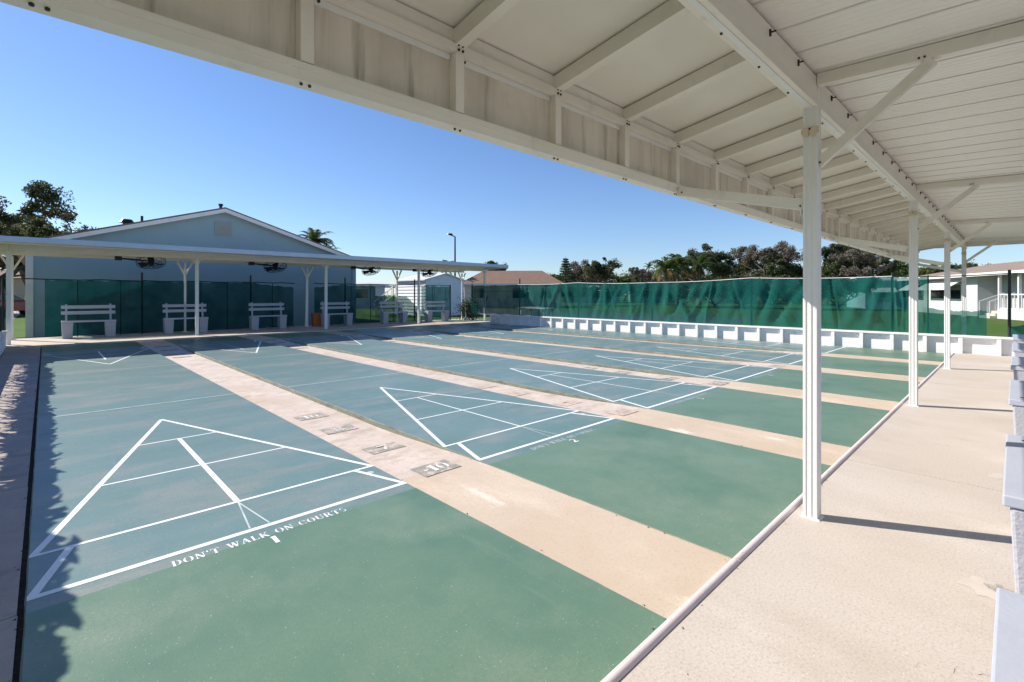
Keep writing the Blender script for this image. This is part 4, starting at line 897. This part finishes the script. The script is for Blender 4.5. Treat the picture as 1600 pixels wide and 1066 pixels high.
# pale blue cottage end with awning, left of it
home(at(1352, 47, GZ), facing(1365, 45, 0)+.25, 4.6, 7, 2.75, M['bluehouse'], M['metalroof'], 'pale blue cottage end with white awning behind the teal screen', [(.7, 1.9, 1.1, 2.0), (2.9, 3.9, 1.1, 2.0)], 0, 'cottage', .35, awn=((.3, 2.3, 2.1),))
# brown hip roofed house in the middle distance
home(at(722, 50, GZ), facing(790, 52, 0)-.05, 10.2, 8, 2.45, M['cream'], M['shingle'], 'house with broad brown hipped roof beyond the corner', [(1.2, 2.5, 1, 2), (5.2, 6.8, 1, 2), (8.0, 9.2, 1, 2)], 0, 'hip_roof_house', 1.55)
home(at(880, 80, GZ), facing(900, 80, 0), 9, 4.5, 2.5, M['greyhouse'], M['metalroof'], 'grey mobile home with carport behind the left part of the teal screen', [(.8, 2, 1, 1.9), (4, 5.6, 1, 1.9)], 4, roofz=.35)
home(at(985, 84, GZ), facing(1010, 84, 0)+.1, 8, 4.5, 2.4, M['greyhouse'], M['metalroof'], 'grey mobile home behind the middle of the teal screen', [(.8, 2, 1, 1.9), (4, 5.6, 1, 1.9)], 4, roofz=.35)
home(at(1110, 80, GZ), facing(1130, 80, 0)+.1, 7, 4.5, 2.4, M['greyhouse'], M['metalroof'], 'grey mobile home behind the right part of the teal screen', [(.8, 2.4, 1, 1.9), (4, 5.6, 1, 1.9)], 3.5, roofz=.35)
home(at(545, 47, GZ), facing(590, 47, 0)+.1, 3.4, 5, 2.35, M['whitehouse'], M['metalroof'], 'pale mobile home with carport roof between gable house and shed', [(.6, 1.8, 1, 1.9)], 2.8, roofz=.3)
home(at(-120, 40, GZ), facing(0, 40, 0), 8.6, 6, 2.8, M['cream'], M['shingle_pale'], 'sunlit cream house seen past the left end of the far canopy', [(6.4, 7.6, 1, 2), (3, 4.5, 1, 2)], 0, 'cream_house', .9)
# stair rail beside the shed
r = empty('stair_rail', at(612, 33, GZ), 0, 'slanting white stair rail left of the shed', 'railing')
MB().bar((-1.3, 0, .9), (.7, .6, 2.1), .06, .08).build('hand_rail', M['trim'], r); MB().bar((-1.3, 0, .35), (.7, .6, 1.5), .06, .08).build('foot_rail', M['trim'], r)
for k in range(6): t = k/5; MB().box(-1.28+t*1.95-.025, -1.28+t*1.95+.025, t*.59-.02, t*.59+.02, .0 if k in (0, 5) else .36+t*1.1, .88+t*1.18).build('baluster', M['trim'], r)
# lamp post
r = empty('lamp_post', at(711, 58, GZ), 0, 'tall dark lamp post rising behind the far canopy', 'lamp post')
MB().tube([(0, 0, 0), (0, 0, 8.3)], [.13, .085], 8).build('pole', M['black'], r); MB().bar((-.1, 0, 8.3), (-.75, 0, 8.45), .1, .1).build('arm', M['black'], r); MB().box(-1.15, -.45, -.2, .2, 8.42, 8.6, top=(.08, .05)).build('lamp_head', M['black'], r)
# white tables outside the right fence
for i, (px, z) in enumerate(((828, 24.3), (846, 23.0))):
    r = empty('garden_table', at(px, z, GZ), .4+i, ['white garden table behind the shaded corner of the screen', 'white garden table just right of the shaded screen corner'][i], 'table', 'white garden tables outside the fence')
    MB().box(-.75, .75, -.38, .38, .70, .74).build('table_top', M['trim'], r)
    for sx in (-1, 1):
        for sy in (-1, 1): MB().bar((sx*.6, sy*.3, 0), (sx*.5, sy*.25, .70), .05, .05).build('leg', M['trim'], r)
# car parked past the left end
r = empty('parked_car', at(2, 30, GZ), .3, 'dark red car parked beyond the left end of the fence', 'car')
def carbody(z0, prof, w_, mat, nm, par):
    m = MB(); n = len(prof); vs = [(x, -w_, z) for x, z in prof]+[(x, w_, z) for x, z in prof]
    m.add(vs, [tuple(range(n)), tuple(reversed(range(n, 2*n)))]+[(i, i+n, (i+1) % n+n, (i+1) % n) for i in range(n)]); return m.build(nm, mat, par, bevel=.04)
bd = carbody(0, [(-2.1, .35), (2.1, .35), (2.15, .65), (1.95, .85), (.95, .95), (-1.75, .98), (-2.12, .85)], .86, M['red'], 'body', r)
carbody(0, [(.95, .955), (.3, 1.40), (-1.1, 1.42), (-1.75, .985)], .72, M['glass'], 'cabin_glass', r)
carbody(0, [(.32, 1.40), (.25, 1.45), (-1.05, 1.47), (-1.12, 1.42)], .70, M['red'], 'car_roof', r)
for sx in (-1.3, 1.35):
    for sy in (-1, 1):
        wl = MB().tube([(sx, sy*.70, .32), (sx, sy*.88, .32)], .32, 16).build('wheel', M['tyre'], r); MB().tube([(sx, sy*.875, .32), (sx, sy*.89, .32)], .19, 12).build('rim', M['rim'], wl)
for sy in (-.6, .6): MB().box(2.10, 2.17, sy-.16, sy+.16, .62, .76).build('headlight', M['trim'], r)
